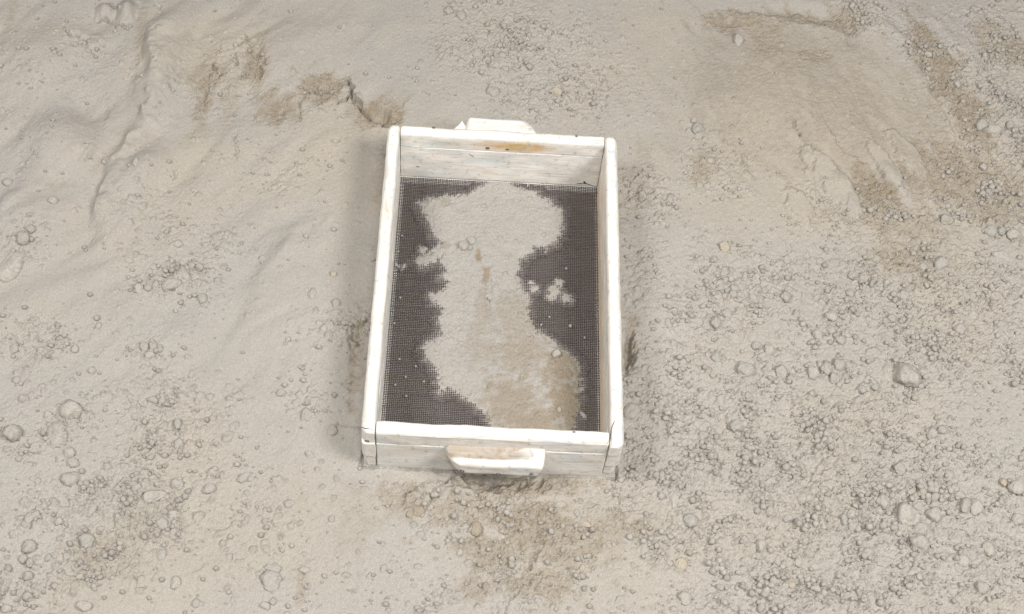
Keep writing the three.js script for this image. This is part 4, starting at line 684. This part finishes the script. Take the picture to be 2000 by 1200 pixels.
clod('small pale clod left of and below the big angular one', -0.7334, 0.2577, 0.015, 0.0135, 0, 'r', 0.6, 'p');
clod('rough clod left of and above the big angular one', -0.7773, 0.2311, 0.017, 0.0179, 0, 'a', 0.5, 's');
clod('grey clod in the crumbs right of the big angular one', -0.5681, 0.2176, 0.0186, 0.0144, 0, 'a', 0.6, 'g');
clod('broad half buried clod left of the sieve front left corner', -0.3069, 0.2346, 0.0255, 0.0324, 0, 'a', 0.42, 'g');
clod('round grey crumb, lone, left of middle near the tight foursome', -0.7126, 0.1278, 0.0134, 0.016, 0, 'r', 0.6, 'p');
clod('tall dull clod near the left edge among crumbs', -0.815, 0.1317, 0.0174, 0.0258, 0, 'r', 0.45, 'g');
clod('rounded clod near the left edge below the tall dull one', -0.7968, 0.1939, 0.0143, 0.0148, 0, 'r', 0.5, 's');
clod('squarish grey clod at the left edge with a dark right side', -0.7816, 0.2983, 0.0299, 0.0311, 0, 'a', 0.62, 'g');
clod('wide half buried lump right of the squarish grey clod', -0.7089, 0.2935, 0.0371, 0.0495, 0, 'r', 0.3, 's');
clod('pale rounded clod at the foot of the wide half buried lump', -0.6837, 0.326, 0.0202, 0.0204, 0, 'r', 0.6, 'p');
clod('dusty clod under the pale rounded one at left', -0.6735, 0.3449, 0.0201, 0.0163, 0, 'r', 0.5, 's');
clod('long oval clod lying aslant below the dusty one at left', -0.6741, 0.3725, 0.0328, 0.0253, -35, 'r', 0.5, 's');
clod('pale leaf shaped angular clod, brightest at lower left', -0.5371, 0.3973, 0.0376, 0.0219, -30, 'a', 0.62, 'p');
clod('pale faceted clod up right of the leaf shaped one', -0.5035, 0.372, 0.0197, 0.0199, 0, 'a', 0.68, 'p');
clod('small sharp clod below the leaf shaped one, upper of two', -0.5026, 0.4268, 0.0196, 0.0148, -15, 'a', 0.6, 'p');
clod('tall angular clod below the leaf shaped one, lower of two', -0.5171, 0.4426, 0.0213, 0.0316, 0, 'a', 0.55, 'g');
clod('slim tilted clod alone between lower left clods and the sieve', -0.3998, 0.3548, 0.0304, 0.0169, -35, 'a', 0.5, 's');
clod('oval grey clod upright above the faceted one at lower left', -0.5179, 0.2643, 0.0119, 0.0193, 0, 'r', 0.5, 'g');
clod('rough clod between the oval grey one and the faceted one', -0.5127, 0.2992, 0.0182, 0.0243, 0, 'a', 0.5, 's');
clod('angular grey clod at the edge of the dark crumbly hollow', -0.6286, 0.4785, 0.0267, 0.0218, 0, 'a', 0.6, 'g');
clod('roundish grey clod left of the dark crumbly hollow', -0.7143, 0.4938, 0.0233, 0.0249, 0, 'r', 0.6, 'g');
clod('middle clod of the leaning trio at lower left', -0.7224, 0.4464, 0.0145, 0.0221, 20, 'a', 0.6, 's');
clod('upper right clod of the leaning trio at lower left', -0.7142, 0.4399, 0.0145, 0.0191, 20, 'a', 0.55, 's');
clod('lower left clod of the leaning trio at lower left', -0.7255, 0.4589, 0.0154, 0.0161, 0, 'a', 0.6, 'g');
clod('small rounded clod right of the leaning trio', -0.6763, 0.4495, 0.0135, 0.014, 0, 'r', 0.6, 'p');
clod('slanting clod right of the leaning trio, half buried', -0.629, 0.4233, 0.0144, 0.028, 25, 'r', 0.4, 's');
clod('small round grey clod above the bottom left hollow', -0.7061, 0.5418, 0.016, 0.0168, 0, 'r', 0.65, 'g');
clod('rough grey clod in the bottom left hollow', -0.7014, 0.5724, 0.0177, 0.0167, 0, 'a', 0.6, 'g');
clod('pale clod at the very bottom left corner', -0.7292, 0.5942, 0.0168, 0.0148, 0, 'r', 0.6, 'p');
clod('pale blocky clod at the bottom edge, left', -0.6131, 0.5841, 0.0245, 0.0175, 0, 'a', 0.65, 'p');
clod('tiny round clod above the pale blocky one at the bottom edge', -0.6618, 0.5565, 0.0097, 0.0108, 0, 'r', 0.6, 'p');
clod('egg shaped clod near the bottom, left of centre', -0.4815, 0.5407, 0.0174, 0.0252, 0, 'r', 0.5, 'p');
clod('largest lump by the bottom edge left of centre, half buried', -0.3363, 0.5282, 0.0363, 0.0346, 0, 'a', 0.38, 's');
clod('oblong clod on top of the largest lump near the bottom', -0.3347, 0.5077, 0.026, 0.0164, 0, 'a', 0.55, 's');
clod('flat clod right of the oblong one near the bottom', -0.286, 0.508, 0.019, 0.0125, 0, 'a', 0.5, 'p');
clod('pale clod below the largest lump near the bottom', -0.3401, 0.5702, 0.0172, 0.0162, 0, 'a', 0.55, 'p');
clod('small clod right of the pale one below the largest lump', -0.3285, 0.5622, 0.0129, 0.0134, 0, 'r', 0.5, 's');
clod('low squarish clod left of the brown patch below the sieve', -0.3219, 0.3964, 0.023, 0.0177, 0, 'a', 0.35, 's');
clod('half buried oval lump right of the faceted clod', -0.452, 0.3767, 0.0232, 0.0179, -30, 'r', 0.35, 's');
clod('tiny crumb right of the faceted clod, lying alone', -0.4478, 0.3416, 0.0099, 0.01, 0, 'r', 0.65, 'p');
clod('faint half buried lump below the tall angular clod', -0.5105, 0.4954, 0.0211, 0.0254, 20, 'r', 0.3, 's');
clod('lower clod of the pair under the roundish grey one', -0.7074, 0.52, 0.0125, 0.0169, 0, 'a', 0.55, 'g');
clod('upper clod of the pair under the roundish grey one', -0.7197, 0.5137, 0.0143, 0.0179, 0, 'a', 0.5, 'g');
clod('small crumb by itself below the long oval clod', -0.7237, 0.3804, 0.011, 0.0122, 0, 'r', 0.6, 'p');
clod('small grey clod at the left edge above the bottom left hollow', -0.7392, 0.5291, 0.0116, 0.0119, 0, 'r', 0.6, 'g');
clod('upright half buried lump in smooth sand near the bottom', -0.4052, 0.4973, 0.0131, 0.0213, 20, 'r', 0.35, 's');
clod('faint round lump at the bottom edge left of centre', -0.4456, 0.5716, 0.0156, 0.0163, 0, 'r', 0.4, 's');
clod('small clod in smooth sand left of the brown patch', -0.251, 0.419, 0.0105, 0.0127, 0, 'r', 0.5, 's');
clod('small grey crumb left of the dark crumbly hollow top', -0.6811, 0.5102, 0.0107, 0.0139, 0, 'r', 0.6, 'g');
clod('dull clod by the sieve front left corner', -0.2655, 0.2594, 0.0199, 0.0251, 0, 'r', 0.4, 's');
clod('slender clod below the sieve front left corner', -0.2962, 0.3086, 0.0179, 0.013, 35, 'a', 0.45, 's');
clod('clod in the crumbs below the front handle right end', 0.1167, 0.3765, 0.0212, 0.0147, 0, 'a', 0.5, 's');
clod('small grey crumb lower right of the front handle', 0.1442, 0.3915, 0.0106, 0.0118, 0, 'r', 0.6, 'g');
clod('oblong yellowish clod right of the brown patch below the sieve', 0.1582, 0.4115, 0.0194, 0.0108, 20, 'r', 0.5, 'y');
clod('rough round clod left in the brown patch below the sieve', -0.0189, 0.4264, 0.021, 0.0272, 0, 'r', 0.4, 'b');
clod('half buried round clod below the sieve front left board', -0.1131, 0.3987, 0.0228, 0.0234, 0, 'r', 0.35, 'b');
clod('smooth round lump left edge of the brown patch', -0.1268, 0.403, 0.014, 0.0175, 0, 'r', 0.35, 'b');
clod('small pale pebble under the brown patch, lower middle', -0.0434, 0.4672, 0.0104, 0.0135, 0, 'r', 0.5, 'p');
clod('small pale clod right end below the brown patch', 0.152, 0.4858, 0.0104, 0.0116, 0, 'r', 0.6, 'y');
clod('grey lump on the sand in the sieve, left of two', -0.0618, -0.1363, 0.0186, 0.0185, 0, 'a', 0.55, 'g', undefined, 0.0175);
clod('grey lump on the sand in the sieve, right of two', -0.0464, -0.1488, 0.0176, 0.0163, 0, 'r', 0.5, 'g', undefined, 0.0175);
clod('tiny grey lump under the two lumps in the sieve', -0.0495, -0.1313, 0.0088, 0.0098, 0, 'r', 0.55, 'g', undefined, 0.0175);
clod('pale crumb pressed in the sand at the sieve lower right', 0.1099, 0.0828, 0.0168, 0.0156, 0, 'r', 0.4, 'p', undefined, 0.0165);
clod('white sliver on the damp sand in the sieve, lower right', 0.1149, 0.1947, 0.0073, 0.0101, 0, 'a', 0.6, 'p', undefined, 0.0165);
clod('small pale crumb on the bare wire right of the sand', 0.1346, 0.0218, 0.0057, 0.0074, 0, 'r', 0.7, 'p', undefined, 0.0112);
clod('tiny pale sand crumb lying alone on the bare wire screen', 0.0828, 0.0228, 0.0038, 0.0042, 0, 'r', 0.8, 'p', 'tiny crumbs on the bare wire screen', 0.0112);
clod('tiny pale sand crumb lying alone on the bare wire screen', 0.0972, 0.0057, 0.0038, 0.0042, 0, 'r', 0.8, 'p', 'tiny crumbs on the bare wire screen', 0.0112);
clod('tiny pale sand crumb lying alone on the bare wire screen', 0.16, 0.045, 0.0038, 0.0042, 0, 'r', 0.8, 'p', 'tiny crumbs on the bare wire screen', 0.0112);
clod('tiny pale sand crumb lying alone on the bare wire screen', 0.1272, -0.1013, 0.0039, 0.0043, 0, 'r', 0.8, 'p', 'tiny crumbs on the bare wire screen', 0.0112);
clod('tiny pale sand crumb lying alone on the bare wire screen', 0.0886, -0.1342, 0.0039, 0.0043, 0, 'r', 0.8, 'p', 'tiny crumbs on the bare wire screen', 0.0112);
clod('tiny pale sand crumb lying alone on the bare wire screen', -0.1751, -0.1555, 0.0039, 0.0044, 0, 'r', 0.8, 'p', 'tiny crumbs on the bare wire screen', 0.0112);
clod('tiny pale sand crumb lying alone on the bare wire screen', -0.1793, -0.1196, 0.0039, 0.0043, 0, 'r', 0.8, 'p', 'tiny crumbs on the bare wire screen', 0.0112);
clod('tiny pale sand crumb lying alone on the bare wire screen', -0.1691, -0.0196, 0.0038, 0.0042, 0, 'r', 0.8, 'p', 'tiny crumbs on the bare wire screen', 0.0112);
clod('tiny pale sand crumb lying alone on the bare wire screen', -0.1764, 0.0348, 0.0038, 0.0042, 0, 'r', 0.8, 'p', 'tiny crumbs on the bare wire screen', 0.0112);
clod('tiny pale sand crumb lying alone on the bare wire screen', -0.1626, 0.1077, 0.0037, 0.0041, 0, 'r', 0.8, 'p', 'tiny crumbs on the bare wire screen', 0.0112);
clod('tiny pale sand crumb lying alone on the bare wire screen', -0.1335, 0.1205, 0.0037, 0.0041, 0, 'r', 0.8, 'p', 'tiny crumbs on the bare wire screen', 0.0112);
clod('tiny pale sand crumb lying alone on the bare wire screen', -0.1498, 0.1429, 0.0037, 0.0041, 0, 'r', 0.8, 'p', 'tiny crumbs on the bare wire screen', 0.0112);
clod('tiny pale sand crumb lying alone on the bare wire screen', -0.1177, 0.1502, 0.0037, 0.0041, 0, 'r', 0.8, 'p', 'tiny crumbs on the bare wire screen', 0.0112);
clod('tiny pale sand crumb lying alone on the bare wire screen', -0.1663, 0.159, 0.0037, 0.0041, 0, 'r', 0.8, 'p', 'tiny crumbs on the bare wire screen', 0.0112);
clod('tiny pale sand crumb lying alone on the bare wire screen', -0.1466, 0.1801, 0.0037, 0.0041, 0, 'r', 0.8, 'p', 'tiny crumbs on the bare wire screen', 0.0112);
clod('tiny pale sand crumb lying alone on the bare wire screen', -0.1328, 0.2348, 0.0036, 0.004, 0, 'r', 0.8, 'p', 'tiny crumbs on the bare wire screen', 0.0112);
// loose crumbs too many to count
{ const r = rng(55), N = 30000, per = [[], [], []], M = new THREE.Matrix4(), E = new THREE.Euler(), Q = new THREE.Quaternion();
  for (let n = 0; n < 220000 && per[0].length + per[1].length + per[2].length < N; n++) {
    const x = -1.05 + r() * 2.18, z = -0.88 + r() * 1.52, p = r(), s = r(); E.set(r() * 6, r() * 6, r() * 6); const fl = 0.7 + 0.4 * r();
    if (Math.abs(x) < X1 + 0.004 && Math.abs(z) < Z1 + 0.004 || Math.abs(x - 0.012) < 0.085 && Math.abs(z - Z1) < 0.04) continue;
    const ro = sample(R, x, z) * clamp(0.5 + 1.5 * fbm(x * 17 + 5, z * 17, 3), 0.02, 1.3); if (p > ro * ro * 0.8 + 0.004) continue;
    const rad = 0.0016 + 0.0052 * Math.pow(s, 4) * (0.6 + 0.5 * ro), Y = sample(H, x, z) + rad * 0.4;
    per[n % 3].push(new THREE.Matrix4().compose(new THREE.Vector3(x, Y, z), Q.clone().setFromEuler(E), new THREE.Vector3(rad, rad * fl, rad * 0.95)));
  }
  per.forEach((list, i) => { const im = new THREE.InstancedMesh(GEOS.s[i], TINT.s, list.length), c = new THREE.Color(); list.forEach((m, k) => { im.setMatrixAt(k, m); const t = 0.9 + 0.22 * r(); im.setColorAt(k, c.setRGB(t, t * 0.995, t * (0.96 + 0.05 * r()))); }); im.name = numbered('gravel'); im.castShadow = im.receiveShadow = true; scene.add(im); im.userData = { kind: 'stuff', label: ['fine rounded sand crumbs scattered over the ground', 'fine angular sand crumbs scattered over the ground', 'fine flat sand crumbs scattered over the ground'][i], category: 'gravel' }; });
}
renderer.render(scene, camera);
